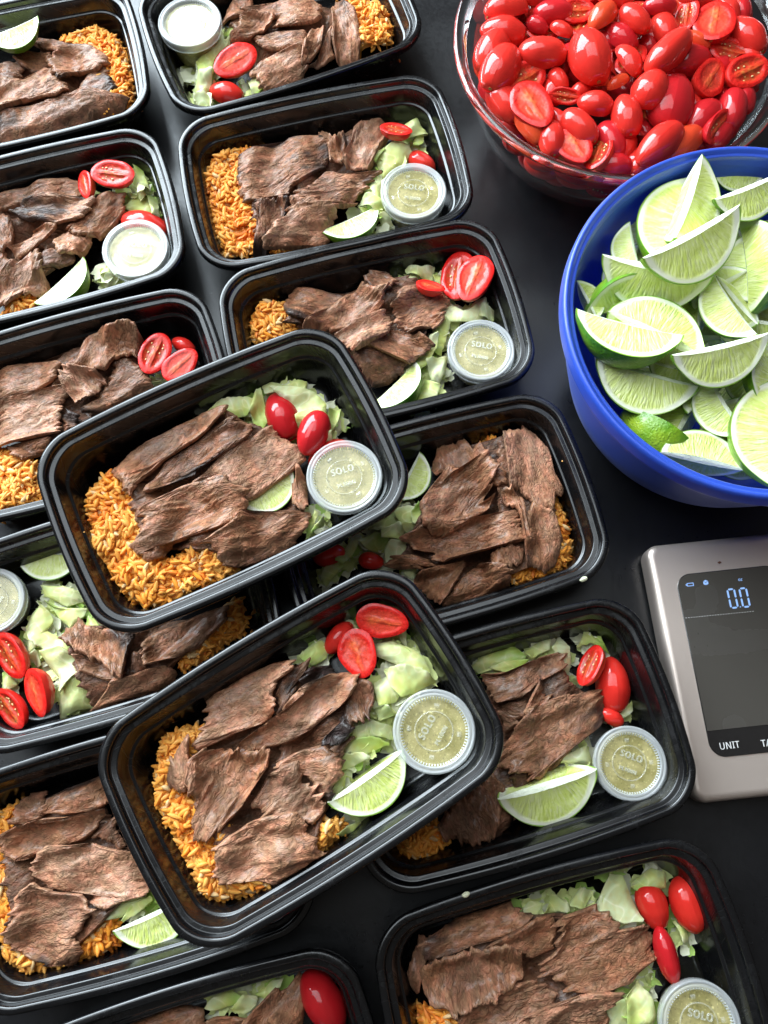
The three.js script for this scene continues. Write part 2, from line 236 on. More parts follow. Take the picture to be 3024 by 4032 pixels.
for (const [name, t] of Object.entries(TRAYS)) {
  const [x, z, yaw, dy = 0, tx = 0, tz = 0] = t.at, n = V(tx, 1, tz).normalize();
  t.p = new Place(V(x, RIM + dy, z), V(Math.cos(yaw), 0, -Math.sin(yaw)), n, [0.11, 0.074]);
  const g = thing('meal_tray'); t.p.put(g, 0, -RIM, 0); tag(g, t.l, 'food tray', 'black meal trays on the table');
  const L = part('rim', lipGeo, M.tray, g), B = part('basin', basinGeo, M.tray, g); L.position.y = B.position.y = RIM;
}

// ---------------------------------------------------------------- bowls
const lathe = (pts, n = 96) => new THREE.LatheGeometry(pts.map(([r, y]) => new THREE.Vector2(r, y)), n);
const GLASS = { x: 0.1948, z: -0.4977, R: 0.1251, h: 0.100 }, BLUE = { x: 0.2457, z: -0.254, R: 0.126, h: 0.125 };
{
  const g = thing('glass_bowl'); g.position.set(GLASS.x, 0, GLASS.z); tag(g, 'clear glass mixing bowl full of halved red tomatoes', 'bowl');
  const R = GLASS.R, h = GLASS.h;
  part('bowl_wall', lathe([[0.1205, 0.0932], [0.1185, 0.0908], [0.117, 0.082], [0.112, 0.062], [0.103, 0.040], [0.090, 0.020], [0.074, 0.006], [0.064, 0.001], [0.058, 0], [0.052, 0.0015], [0.0001, 0.0015]].reverse(), 128), M.glassWall, g);
  part('rim', lathe([[0.1148, 0.0912], [0.1204, 0.0933], [0.1242, 0.0943], [R, 0.0963], [R - 0.0002, 0.0985], [R - 0.0018, h], [R - 0.0045, h], [R - 0.0075, 0.0985], [0.1148, 0.0912]], 128), M.glass, g);
  const b = thing('blue_bowl'); b.position.set(BLUE.x, 0, BLUE.z); tag(b, 'blue plastic bowl heaped with lime wedges', 'bowl');
  const r = BLUE.R, k = BLUE.h;
  part('bowl_wall', lathe([[0.0001, 0.002], [0.074, 0.002], [0.078, 0], [0.083, 0.001], [0.092, 0.010], [0.1035, 0.032], [0.111, 0.06], [0.1165, 0.09], [0.1195, 0.1135], [0.1175, 0.1137], [0.1145, 0.09], [0.109, 0.06], [0.1015, 0.033], [0.090, 0.0125], [0.081, 0.0045], [0.0001, 0.004]], 128), M.blue, b);
  part('rim', lathe([[0.1195, 0.1135], [0.1225, 0.1115], [0.1248, 0.1112], [r - 0.0003, 0.1122], [r, 0.1145], [r - 0.0004, 0.122], [r - 0.0014, k - 0.0008], [r - 0.0028, k], [r - 0.0042, k - 0.0006], [r - 0.0052, k - 0.0022], [r - 0.0062, k - 0.0026], [r - 0.0072, k - 0.0022], [r - 0.0080, k - 0.0030], [r - 0.0084, k - 0.006], [0.1175, 0.1137]], 128), M.blue, b);
}

// ---------------------------------------------------------------- kitchen scale
const font = await new FontLoader().loadAsync('fonts/droid/droid_sans_regular.typeface.json');
function roundRect(x0, y0, x1, y1, r) { const s = new THREE.Shape(); s.moveTo(x0 + r, y0); s.lineTo(x1 - r, y0); s.absarc(x1 - r, y0 + r, r, -Math.PI / 2, 0); s.lineTo(x1, y1 - r); s.absarc(x1 - r, y1 - r, r, 0, Math.PI / 2); s.lineTo(x0 + r, y1); s.absarc(x0 + r, y1 - r, r, Math.PI / 2, Math.PI); s.lineTo(x0, y0 + r); s.absarc(x0 + r, y0 + r, r, Math.PI, 1.5 * Math.PI); return s; }
const slab = (shape, depth, bevel = 0, seg = 4) => { const g = new THREE.ExtrudeGeometry(shape, { depth: depth - bevel, bevelEnabled: bevel > 0, bevelThickness: bevel, bevelSize: bevel, bevelOffset: -bevel, bevelSegments: seg, curveSegments: 16 }); g.rotateX(-Math.PI / 2); return g; };
{
  const top = 0.020, a = onY(2546, 2164, top), b = onY(2734, 3130, top), sc = thing('kitchen_scale');
  const down = b.clone().sub(a).setY(0).normalize(), right = V(-down.z, 0, down.x).negate(); if (right.x < 0) right.negate();
  const toL = (px, py, y = top) => { const p = onY(px, py, y).sub(a); return [p.dot(right), -p.dot(down)]; };      // scale's own axes: x across, y away
  const f = (zx, zy) => toL(2400 + zx / 1.843, 2050 + zy / 1.843);
  sc.position.set(a.x, 0, a.z); sc.quaternion.setFromRotationMatrix(new THREE.Matrix4().makeBasis(right, UP, right.clone().cross(UP)));
  tag(sc, 'brushed steel kitchen scale with a dark display reading 0.0', 'kitchen scale');
  const y0 = f(620, 2050)[1] - 0.001, y1 = 0.003, body = roundRect(-0.001, y0, 0.205, y1, 0.010);
  const bg = slab(body, 0.014, 0.0055, 8); { const uv = bg.attributes.uv, p = bg.attributes.position; for (let i = 0; i < uv.count; i++) uv.setXY(i, p.getX(i) / 0.08, p.getZ(i) / 0.08); }
  part('body', bg, M.steel, sc).position.y = 0.006;
  for (const [x, y] of [[0.02, -0.02], [0.02, y0 + 0.02], [0.18, -0.02], [0.18, y0 + 0.02]]) part('foot', new THREE.CylinderGeometry(0.008, 0.009, 0.006, 20), M.tray, sc).position.set(x, 0.003, -y);
  const c0 = f(497, 400), c1 = f(722, 1728), xL = (c0[0] + c1[0]) / 2 - 0.0004, yT = f(740, 368)[1], yB = c1[1], xR = f(1020, 420)[0] + 0.0075;
  const wide = xL + 0.0745;
  part('screen', slab(roundRect(xL, yB, wide, yT, 0.0105), 0.0012, 0.0004, 2), M.screen, sc).position.y = top - 0.0004;
  const yD = f(705, 1527)[1];
  part('display', slab((() => { const s = new THREE.Shape(), r = 0.0095, x0 = xL + 0.0006, x1 = wide - 0.0006, y1b = yT - 0.0006; s.moveTo(x0, yD); s.lineTo(x1, yD); s.lineTo(x1, y1b - r); s.absarc(x1 - r, y1b - r, r, 0, Math.PI / 2); s.lineTo(x0 + r, y1b); s.absarc(x0 + r, y1b - r, r, Math.PI / 2, Math.PI); return s; })(), 0.0003), M.display, sc).position.y = top + 0.0008; { const q = sc.children[sc.children.length - 1].geometry, uv = q.attributes.uv; for (let i = 0; i < uv.count; i++) uv.setXY(i, uv.getX(i) / 0.09, uv.getY(i) / 0.09); }
  const yS = top + 0.0011, mmz = 1 / 1000;
  const seg = (x, y, w, h, sl = 0) => { const s = new THREE.Shape(), q = Math.min(w, h) / 2; if (w > h) { s.moveTo(x - w / 2, y); s.lineTo(x - w / 2 + q, y + q); s.lineTo(x + w / 2 - q, y + q); s.lineTo(x + w / 2, y); s.lineTo(x + w / 2 - q, y - q); s.lineTo(x - w / 2 + q, y - q); } else { s.moveTo(x, y - h / 2); s.lineTo(x + q, y - h / 2 + q); s.lineTo(x + q, y + h / 2 - q); s.lineTo(x, y + h / 2); s.lineTo(x - q, y + h / 2 - q); s.lineTo(x - q, y - h / 2 + q); } return slab(s, 0.00025); };
  const zero = (cx, cy, w, h, t) => [seg(cx, cy + h / 2, w - t, t), seg(cx, cy - h / 2, w - t, t), ...[-1, 1].flatMap((sx) => [1, -1].map((sy) => seg(cx + sx * w / 2, cy + sy * h / 4, t, h / 2 - t * 0.6)))];
  const d1 = f(888, 567), d2 = f(975, 560), dw = 0.0048, dh = f(888, 500)[1] - f(900, 635)[1];
  zero(d1[0], d1[1], dw, dh, 0.0012).concat(zero(d2[0], d2[1], dw, dh, 0.0012), [seg(f(945, 630)[0], f(945, 628)[1], 0.001, 0.001)]).forEach((g) => { part('digit_segment', g, M.digit, sc).position.y = yS; });
  const dots = []; for (let i = 0; i < 26; i++) { const q = f(mix(552, 1036, i / 25), mix(708, 660, i / 25)); dots.push(seg(q[0], q[1], 0.0009, 0.0004)); } part('dotted_line', mergeGeometries(dots), M.print, sc).position.y = yS;
  const text = (s, size, p, m, name) => { const g = new TextGeometry(s, { font, size, depth: 0.0002, curveSegments: 3 }); g.computeBoundingBox(); g.translate(-g.boundingBox.max.x / 2, -size / 2, 0); g.rotateX(-Math.PI / 2); const o = part(name, g, m, sc); o.position.set(p[0], p[2], -p[1]); return o; };
  const u = f(865, 1630), tc = f(1143, 1612); text('UNIT', 0.0044, [u[0], u[1], top + 0.0009], M.print, 'lettering'); text('T/C', 0.0044, [tc[0], tc[1], top + 0.0009], M.print, 'lettering'); const oz = f(943, 428); text('oz', 0.0022, [oz[0], oz[1], yS], M.digit, 'lettering');
  const bt = f(582, 466), cu = f(694, 452);
  const bat = roundRect(bt[0] - 0.0024, bt[1] - 0.0012, bt[0] + 0.0024, bt[1] + 0.0012, 0.0003); bat.holes.push(roundRect(bt[0] - 0.0019, bt[1] - 0.0007, bt[0] + 0.0019, bt[1] + 0.0007, 0.0002));
  part('battery_symbol', mergeGeometries([slab(bat, 0.0002), slab(roundRect(bt[0] - 0.0032, bt[1] - 0.0006, bt[0] - 0.0026, bt[1] + 0.0006, 0.0001), 0.0002)]), M.digit, sc).position.y = yS;
  const face = (pts) => { const s = new THREE.Shape(); pts.forEach(([x, y], i) => (i ? s.lineTo(cu[0] + x * mmz, cu[1] + y * mmz) : s.moveTo(cu[0] + x * mmz, cu[1] + y * mmz))); return slab(s, 0.0002); };
  part('cube_symbol', mergeGeometries([face([[0, 1.9], [1.6, 1.1], [0, 0.3], [-1.6, 1.1]]), face([[-1.7, 0.8], [-0.15, 0], [-0.15, -1.8], [-1.7, -1]]), face([[1.7, 0.8], [1.7, -1], [0.15, -1.8], [0.15, 0]])]), M.digit, sc).position.y = yS;
  const k = thing('food_crumb'), kp = f(796, 305); part('crumb', new THREE.DodecahedronGeometry(0.0012, 0).scale(1.2, 0.5, 0.8), S({ color: C(0.10, 0.03, 0.015), roughness: 0.6 }), k); k.position.copy(sc.localToWorld(V(kp[0], top + 0.0006, -kp[1]))); tag(k, 'dark red crumb on the steel above the scale display', 'crumb');
}

// ---------------------------------------------------------------- food: builders
const FLOOR = -0.0455;
function clampIn(u, v) {                                // keep a point of food inside the tray's walls
  const a = TA - 0.0165, b = TB - 0.0165, r = 0.02; u = clamp(u, -a, a); v = clamp(v, -b, b);
  const qx = Math.abs(u) - (a - r), qy = Math.abs(v) - (b - r); if (qx > 0 && qy > 0) { const d = Math.hypot(qx, qy); if (d > r) { u = Math.sign(u) * (a - r + qx * r / d); v = Math.sign(v) * (b - r + qy * r / d); } }
  return [u, v];
}
const pxOf = (fr, l) => { const o = []; for (let i = 0; i < l.length; i += 2) o.push([fr[0] + l[i] / fr[2], fr[1] + l[i + 1] / fr[2]]); return o; };
function centre(pts) { let x = 0, y = 0; for (const p of pts) { x += p[0]; y += p[1]; } return [x / pts.length, y / pts.length]; }
function localPoly(pl, px, lift, walls = true) {        // photograph outline -> outline on the food's surface
  const c = centre(px); let h = -0.022;
  for (let i = 0; i < 3; i++) { const [u, v] = pl.at(c[0], c[1], h); h = clamp(pl.get(u, v), FLOOR, 0.05) + lift; }
  const pts = px.map(([x, y]) => pl.at(x, y, h)); let dx = 0, dy = 0;
  if (walls === 'shift') for (const p of pts) { const q = clampIn(p[0], p[1]); if (Math.abs(q[0] - p[0]) > Math.abs(dx)) dx = q[0] - p[0]; if (Math.abs(q[1] - p[1]) > Math.abs(dy)) dy = q[1] - p[1]; }
  dx = clamp(dx, -0.014, 0.014) * 0.9; dy = clamp(dy, -0.014, 0.014) * 0.9;
  return pts.map((p) => (walls ? clampIn(p[0] + dx, p[1] + dy) : p));
}
// A slice or leaf: rows run along the grain from one edge of the outline to the other, draped over what already lies there.
function sheet(pl, poly, grain, o) {
  const g = [Math.cos(grain), Math.sin(grain)], pq = poly.map(([u, v]) => [u * g[0] + v * g[1], -u * g[1] + v * g[0]]);
  let q0 = Infinity, q1 = -Infinity; for (const p of pq) { q0 = Math.min(q0, p[1]); q1 = Math.max(q1, p[1]); }
  const nr = clamp(Math.ceil((q1 - q0) / o.row), 6, 90), rows = [], id = Math.floor(rnd() * 1e6), off = [rnd(), rnd()];
  for (let j = 0; j <= nr; j++) {
    const q = mix(q0 + 0.0004, q1 - 0.0004, j / nr); let a = Infinity, b = -Infinity;
    for (let i = 0; i < pq.length; i++) { const s = pq[i], t = pq[(i + 1) % pq.length]; if ((s[1] > q) !== (t[1] > q)) { const x = s[0] + ((t[0] - s[0]) * (q - s[1])) / (t[1] - s[1]); a = Math.min(a, x); b = Math.max(b, x); } }
    rows.push([a, b, q]);
  }
  const fine = rows.filter((r) => r[0] <= r[1]); for (const r of rows) if (r[0] > r[1]) { let n = fine[0]; for (const f of fine) if (Math.abs(f[2] - r[2]) < Math.abs(n[2] - r[2])) n = f; r[0] = n[0]; r[1] = n[1]; }
  let len = 0.001; for (const r of rows) len = Math.max(len, r[1] - r[0]);
  rows.forEach((r, j) => {                              // torn, fibrous ends
    const soft = 0.4 * (vn(j * 0.22, id) - 0.5) * 2, s0 = 0.6 * (h2(j, id) - 0.5) + (vn(j * 0.6, id + 5) - 0.5) + soft, s1 = 0.6 * (h2(j, id + 7) - 0.5) + (vn(j * 0.6, id + 9) - 0.5) + 0.4 * (vn(j * 0.22, id + 3) - 0.5) * 2, f = Math.min(o.fray, 0.2 * (r[1] - r[0]));
    const spike = (k) => (h2(Math.floor(j / 2), id + k) > 0.9 ? 1.3 : 0);
    r[0] -= f * (s0 + spike(11)); r[1] += f * (s1 + spike(17)); if (r[1] - r[0] < 0.002) { const m = (r[0] + r[1]) / 2; r[0] = m - 0.001; r[1] = m + 0.001; }
  });
  const nc = clamp(Math.ceil(len / o.col), 6, 60), W = nc + 1, H = nr + 1, N = W * H, P0 = new Float32Array(N), Q0 = new Float32Array(N), U = new Float32Array(N), Vv = new Float32Array(N), base = new Float32Array(N), edge = new Float32Array(N);
  for (let j = 0; j < H; j++) for (let i = 0; i < W; i++) {
    const n = j * W + i, r = rows[j], t = i / nc, p = mix(r[0], r[1], t), q = r[2] + o.wob * (vn(p * 90, id * 0.1 + j * 0.02) - 0.5);
    P0[n] = p; Q0[n] = q; let u = p * g[0] - q * g[1], v = p * g[1] + q * g[0]; if (o.walls) [u, v] = clampIn(u, v); U[n] = u; Vv[n] = v;
    base[n] = pl.top(u, v, o.feel); edge[n] = Math.min(Math.min(t, 1 - t) * (r[1] - r[0]), Math.min(j, nr - j) / nr * (q1 - q0) + 0.0002);
  }
  const hard = base.slice(), tmp = new Float32Array(N);
  for (let k = 0; k < o.stiff; k++) {
    for (let j = 0; j < H; j++) for (let i = 0; i < W; i++) { const n = j * W + i; tmp[n] = (base[n] * 2 + base[j * W + Math.max(0, i - 1)] + base[j * W + Math.min(nc, i + 1)] + base[Math.max(0, j - 1) * W + i] + base[Math.min(nr, j + 1) * W + i]) / 6; }
    for (let n = 0; n < N; n++) base[n] = Math.max(tmp[n], hard[n] - o.sink);
  }
  const pos = new Float32Array(N * 6), uv = new Float32Array(N * 4), col = new Float32Array(N * 6), cc = centre(poly); let hMin = 1, hMean = 0;
  const pc = (q0 + q1) / 2; let pm = 0; for (const r of rows) pm += (r[0] + r[1]) / 2 / rows.length;
  for (let n = 0; n < N; n++) {
    const p = P0[n], q = Q0[n], th = o.thick * mix(o.thin, 1, step(0, o.bevel, edge[n]));
    let lift = o.curl * clamp((p - pm) / (len / 2), -1.1, 1.1) ** 2 * (p > pm ? o.c1 : o.c0) + o.side * clamp((q - pc) / ((q1 - q0) / 2), -1, 1) ** 2 * (q > pc ? o.s1 : o.s0);
    lift += o.crumple * (vn(p * 70 + id, q * 95) - 0.35) + 0.5 * o.crumple * (vn(p * 190, q * 260 + id) - 0.5) + (o.fold ? o.fold * Math.exp(-(((q - pc) / 0.006 + 2.5 * (vn(p * 40, id) - 0.5)) ** 2)) : 0);
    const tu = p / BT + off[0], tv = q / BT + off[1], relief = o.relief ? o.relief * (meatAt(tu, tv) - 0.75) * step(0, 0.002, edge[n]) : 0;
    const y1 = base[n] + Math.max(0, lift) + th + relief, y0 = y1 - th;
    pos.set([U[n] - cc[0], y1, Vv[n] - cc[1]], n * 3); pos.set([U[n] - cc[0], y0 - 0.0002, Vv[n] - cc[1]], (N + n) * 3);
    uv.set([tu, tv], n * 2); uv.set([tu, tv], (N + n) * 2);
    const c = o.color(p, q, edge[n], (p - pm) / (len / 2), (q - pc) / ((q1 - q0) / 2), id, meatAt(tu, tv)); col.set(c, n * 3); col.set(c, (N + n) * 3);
    hMin = Math.min(hMin, y0); hMean += y1 / N;
  }
  for (let n = 0; n < N; n++) pl.raise(U[n], Vv[n], pos[n * 3 + 1], 0.001);
  for (let n = 0; n < 2 * N; n++) pos[n * 3 + 1] -= hMin;
  const idx = [], quad = (a, b, c, d) => idx.push(a, b, c, b, d, c);
  for (let j = 0; j < nr; j++) for (let i = 0; i < nc; i++) { const a = j * W + i; quad(a, a + W, a + 1, a + W + 1); quad(N + a, N + a + 1, N + a + W, N + a + W + 1); }
  for (let i = 0; i < nc; i++) { quad(i, i + 1, N + i, N + i + 1); const a = nr * W + i; quad(a, N + a, a + 1, N + a + 1); }
  for (let j = 0; j < nr; j++) { const a = j * W; quad(a, N + a, a + W, N + a + W); const b = j * W + nc; quad(b, b + W, N + b, N + b + W); }
  const ge = new THREE.BufferGeometry(); ge.setAttribute('position', new THREE.BufferAttribute(pos, 3)); ge.setAttribute('uv', new THREE.BufferAttribute(uv, 2)); ge.setAttribute('color', new THREE.BufferAttribute(col, 3)); ge.setIndex(idx); ge.computeVertexNormals();
  return { geometry: ge, at: [cc[0], hMin, cc[1]], mean: hMean };
}
const lerp3 = (a, b, t) => [mix(a[0], b[0], t), mix(a[1], b[1], t), mix(a[2], b[2], t)];
const BROWN = [0.42, 0.178, 0.094], PINK = [0.58, 0.295, 0.19], DARK = [0.20, 0.095, 0.060], CHAR = [0.022, 0.017, 0.018];
function imageAngle(pl, px, py, deg, h) {               // an angle seen in the photograph -> angle in the food's own plane
  const a = deg * Math.PI / 180, p = pl.at(px - 30 * Math.cos(a), py - 30 * Math.sin(a), h), q = pl.at(px + 30 * Math.cos(a), py + 30 * Math.sin(a), h);
  return [Math.atan2(q[1] - p[1], q[0] - p[0]), Math.hypot(q[0] - p[0], q[1] - p[1]) / 60];
}
function beef(t, fr, b) {
  const [list, deg = 0, o = {}] = b, pl = t.p, px = pxOf(o.f ?? fr, list), poly = localPoly(pl, px, 0.003), c = centre(px), tone = o.t ?? rr(-0.3, 0.5), burn = o.c ?? rr(0, 0.35);
  const curl = o.curl ?? rr(0.0005, 0.0035);
  const s = sheet(pl, poly, imageAngle(pl, c[0], c[1], deg, -0.02)[0], {
    row: 0.0011, col: 0.0018, fray: 0.9 * (o.fray ?? 0.0026), wob: 0.0012, feel: 0.002, stiff: o.stiff ?? 9, sink: 0.0012, thick: 0.0034, thin: 0.4, bevel: 0.0022, walls: true, curl, c0: o.c0 ?? rnd(), c1: o.c1 ?? rnd(), side: o.side ?? rr(0, 0.003), s0: rnd(), s1: rnd(),
    crumple: o.crumple ?? 0.0026, fold: o.fold ?? 0, relief: 0.0012,
    color: (p, q, e, x, y, id, h) => {
      const n = vn(p * 45 + id, q * 75), m = vn(p * 140, q * 230 + id), w = vn(p * 26 + id * 0.3, q * 34 + 4);
      let k = tone >= 0 ? lerp3(BROWN, PINK, clamp(tone * 1.3 + (n - 0.5) * 0.9, 0, 1)) : lerp3(BROWN, DARK, clamp(-tone * 1.2 + (n - 0.5) * 0.8, 0, 1));
      k = lerp3(k, DARK, clamp((0.42 - w) * 1.6, 0, 0.7)); k = k.map((z) => z * (0.8 + 0.4 * m));
      k = lerp3(k, PINK, step(0.0035, 0.0005, e) * (Math.abs(x) > 0.75 ? 0.55 : 0.12) * (tone > -0.5 ? 1 : 0.3));
      const edgeBurn = step(0.006, 0.0005, e) * (Math.abs(y) > 0.7 ? 0.5 : 0.1), ch = step(0.80 - 0.5 * burn, 1.0 - 0.42 * burn, w * 0.75 + 0.25 * m + edgeBurn * burn * 1.4 + (burn > 0.8 ? 0.35 : 0));
      return lerp3(k, CHAR, ch * 0.9);
    },
  });
  const g = new THREE.Mesh(s.geometry, M.meat); g.name = numbered('beef_slice'); scene.add(g); pl.put(g, ...s.at); g.castShadow = g.receiveShadow = true;
  t.beef = t.beef ?? []; t.beef.push({ g, u: s.at[0] * t.s, tone, burn, o });
}
function cabbage(t, fr, b) {
  const [list, green = 0.5, o = {}] = b, pl = t.p, px = pxOf(o.f ?? fr, list), poly = localPoly(pl, px, 0.003, 'shift'), c = centre(px), grain = o.g === undefined ? rr(0, 6.28) : imageAngle(pl, c[0], c[1], o.g, -0.02)[0];
  const big = Math.sqrt(Math.abs(poly.reduce((s, p, i) => { const q = poly[(i + 1) % poly.length]; return s + p[0] * q[1] - q[0] * p[1]; }, 0)) / 2), flip = rnd() < 0.5 ? 1 : -1;
  const s = sheet(pl, poly, grain, {
    row: 0.0014, col: 0.0016, fray: 0.0004, wob: 0.0002, feel: 0.0015, stiff: 5, sink: 0.003, thick: 0.0007, thin: 0.7, bevel: 0.001, walls: true, curl: rr(0.002, 0.3 * big), c0: rnd(), c1: rnd(), side: rr(0.001, 0.28 * big), s0: rnd(), s1: rnd(), crumple: 0.0019, fold: rnd() < 0.5 ? rr(0.001, 0.003) : 0, relief: 0,
    color: (p, q, e, x, y, id) => {
      const k = clamp(green - 0.12 + 0.3 * x * flip + 0.3 * (vn(p * 90 + id, q * 90) - 0.5), 0, 1), vein = Math.pow(1 - Math.abs(2 * vn(q * 130 + 0.4 * vn(p * 60, id) * 2, id * 0.3) - 1), 5);
      let c = k < 0.5 ? lerp3([0.90, 0.92, 0.70], [0.85, 0.90, 0.36], k * 2) : lerp3([0.85, 0.90, 0.36], [0.40, 0.62, 0.12], k * 2 - 1);
      return lerp3(c, [0.80, 0.86, 0.60], vein * 0.7 + 0.2 * step(0.0012, 0.0002, e));
    },
  });
  const g = new THREE.Mesh(s.geometry, M.leaf); g.name = numbered('cabbage_piece'); scene.add(g); pl.put(g, ...s.at); g.castShadow = g.receiveShadow = true;
  t.leaves = t.leaves ?? []; t.leaves.push({ g, u: s.at[0] * t.s, green, big });
}
// base of rice and shredded cabbage under everything: raises the height field where any food lies
function bed(t, fr, d) {
  const pl = t.p, mask = new Float32Array(pl.h.length), h = new Float32Array(pl.h.length).fill(FLOOR), polys = [];
  for (const [k, hi] of [['rice', 0.0225], ['beef', 0.017], ['cab', 0.020]]) for (const b of d[k] ?? []) { const f = b[2]?.f ?? fr, px = pxOf(f, Array.isArray(b[0]) ? b[0] : b); polys.push([px.map(([x, y]) => pl.at(x, y, -0.024)), hi]); }
  for (let j = 0; j < pl.ny; j++) for (let i = 0; i < pl.nx; i++) { const u = i * pl.cell - pl.half[0], v = j * pl.cell - pl.half[1]; let m = 0; for (const [p, hi] of polys) if (hi > m && inside(p, u, v)) m = hi; mask[j * pl.nx + i] = m; }
  let a = mask, b = new Float32Array(a.length);
  for (let k = 0; k < 26; k++) { for (let j = 0; j < pl.ny; j++) for (let i = 0; i < pl.nx; i++) { const n = j * pl.nx + i, l = i ? n - 1 : n, r = i < pl.nx - 1 ? n + 1 : n, up = j ? n - pl.nx : n, dn = j < pl.ny - 1 ? n + pl.nx : n; b[n] = (a[n] * 2 + a[l] + a[r] + a[up] + a[dn]) / 6; } [a, b] = [b, a]; }
  for (let n = 0; n < h.length; n++) pl.h[n] = FLOOR + a[n];
}
const grainGeo = (() => { const g = new THREE.SphereGeometry(1, 8, 6), p = g.attributes.position; g.rotateZ(Math.PI / 2); for (let i = 0; i < p.count; i++) { const x = p.getX(i), k = 1 - 0.25 * x * x; p.setXYZ(i, x * 0.0037, p.getY(i) * 0.0015 * k - 0.0006 * x * x, p.getZ(i) * 0.0015 * k); } g.computeVertexNormals(); return g; })();
function rice(t, fr, d) {
  if (!d.rice) return;
  const pl = t.p, list = [], q = new THREE.Quaternion(), e = new THREE.Euler(), m4 = new THREE.Matrix4(), cols = [], sauce = [];
  const bedPos = [], bedIdx = [];
  for (const b of d.rice) {
    const poly = pxOf(fr, b).map(([x, y]) => pl.at(x, y, -0.026)), u0 = Math.min(...poly.map((p) => p[0])), u1 = Math.max(...poly.map((p) => p[0])), v0 = Math.min(...poly.map((p) => p[1])), v1 = Math.max(...poly.map((p) => p[1]));
    const st = 0.0025, hum = rr(0, 99);
    for (let layer = 0; layer < 3; layer++) for (let u = u0 - 0.001; u <= u1; u += st * (layer ? 1.25 : 1)) for (let v = v0 - 0.001; v <= v1; v += st * 1.3 * (layer ? 1.25 : 1)) {
      const x = u + rr(-0.0022, 0.0022), y = v + rr(-0.0022, 0.0022); if (!inside(poly, x, y)) continue; const [cx, cy] = clampIn(x, y); if (Math.hypot(cx - x, cy - y) > 0.001) continue;
      const clump = (vn(cx * 150 + hum, cy * 150) - 0.5) * 0.006 + (vn(cx * 60 + hum, cy * 60) - 0.5) * 0.005;
      const hh = pl.get(cx, cy) + clump + layer * 0.0016 + rr(-0.0008, 0.001) - 0.001;
      e.set(rr(0, 6.28), rr(0, 6.28), rr(-0.38, 0.38), 'YZX'); q.setFromEuler(e); const s = rr(0.85, 1.2), l = rr(0.78, 1.18);
      m4.compose(V(cx, Math.max(hh, FLOOR + 0.0015), cy), q, V(s * l, s, s)); list.push(m4.clone());
      const k = vn(cx * 70 + hum, cy * 70), r = rnd(); let c = lerp3([0.96, 0.35, 0.03], [0.97, 0.49, 0.105], clamp(r * 0.9 + (k - 0.5) * 0.9, 0, 1)); if (r > 0.93) c = [0.84, 0.56, 0.26]; if (r < 0.05 || (k < 0.24 && r < 0.5)) c = [0.84, 0.24, 0.025]; cols.push(c);
    }
    for (let k = 0; k < 26; k++) { const p = poly[Math.floor(rnd() * poly.length)], c = centre(poly), w = 1.03 + 0.5 * rnd() * rnd(), [x, y] = clampIn(mix(c[0], p[0], w), mix(c[1], p[1], w)); if (pl.get(x, y) > FLOOR + 0.006) continue; e.set(0, rr(0, 6.28), rr(-0.1, 0.1), 'YZX'); q.setFromEuler(e); const s = rr(0.5, 1); m4.compose(V(x, pl.get(x, y) + 0.0012, y), q, V(s * rr(0.4, 1), s, s)); list.push(m4.clone()); cols.push([0.84, 0.38, 0.08]); }
    const nx = 26, ny = 26, o = bedPos.length / 3; for (let j = 0; j <= ny; j++) for (let i = 0; i <= nx; i++) { const u = mix(u0, u1, i / nx), v = mix(v0, v1, j / ny), [cx, cy] = clampIn(u, v); bedPos.push(cx, inside(poly, u, v) ? pl.get(cx, cy) - 0.0009 + (vn(cx * 150 + hum, cy * 150) - 0.5) * 0.004 : FLOOR + 0.0006, cy); }
    for (let j = 0; j < ny; j++) for (let i = 0; i < nx; i++) { const a = o + j * (nx + 1) + i; if ([a, a + 1, a + nx + 1, a + nx + 2].filter((k) => bedPos[k * 3 + 1] > FLOOR + 0.001).length < 3) continue; bedIdx.push(a, a + nx + 1, a + 1, a + 1, a + nx + 1, a + nx + 2); }
  }
  const g = thing('orange_rice'); pl.put(g, 0, 0, 0); tag(g, 'orange rice at one end of ' + t.d, 'rice', null, 'stuff');
  const im = new THREE.InstancedMesh(grainGeo, M.rice, list.length); im.name = 'rice_grains'; list.forEach((m, i) => { im.setMatrixAt(i, m); im.setColorAt(i, C(...cols[i])); }); im.castShadow = im.receiveShadow = true; g.add(im);
  const bg = new THREE.BufferGeometry(); bg.setAttribute('position', new THREE.Float32BufferAttribute(bedPos, 3)); bg.setIndex(bedIdx); bg.computeVertexNormals(); part('sauce', bg, M.sauce, g);
  for (const b of d.rice) { const poly = pxOf(fr, b).map(([x, y]) => pl.at(x, y, -0.026)); for (let n = 0; n < pl.h.length; n++) { const u = (n % pl.nx) * pl.cell - pl.half[0], v = Math.floor(n / pl.nx) * pl.cell - pl.half[1]; if (inside(poly, u, v)) pl.h[n] += 0.0036; } }
}
const bitGeos = [0, 1, 2, 3].map((k) => { const g = new THREE.PlaneGeometry(0.014, 0.0085, 6, 4); g.rotateX(-Math.PI / 2); const p = g.attributes.position; for (let i = 0; i < p.count; i++) { const x = p.getX(i) / 0.0055, z = p.getZ(i) / 0.003; p.setXYZ(i, p.getX(i) + 0.0008 * (vn(z * 2 + k * 7, k) - 0.5) * 4, 0.0014 * (vn(x * 1.3 + k * 5, z * 1.3 + k) - 0.5) + 0.0012 * x * x, p.getZ(i) + 0.0012 * (vn(x * 2 + k * 9, k + 3) - 0.5) * 3); } g.computeVertexNormals(); return g; });
const bitMat = P({ color: C(1, 1, 1), bumpMap: leafBump, bumpScale: 0.0003, roughness: 0.5, specularIntensity: 0.5, transmission: 0.14, thickness: 0, side: THREE.DoubleSide });
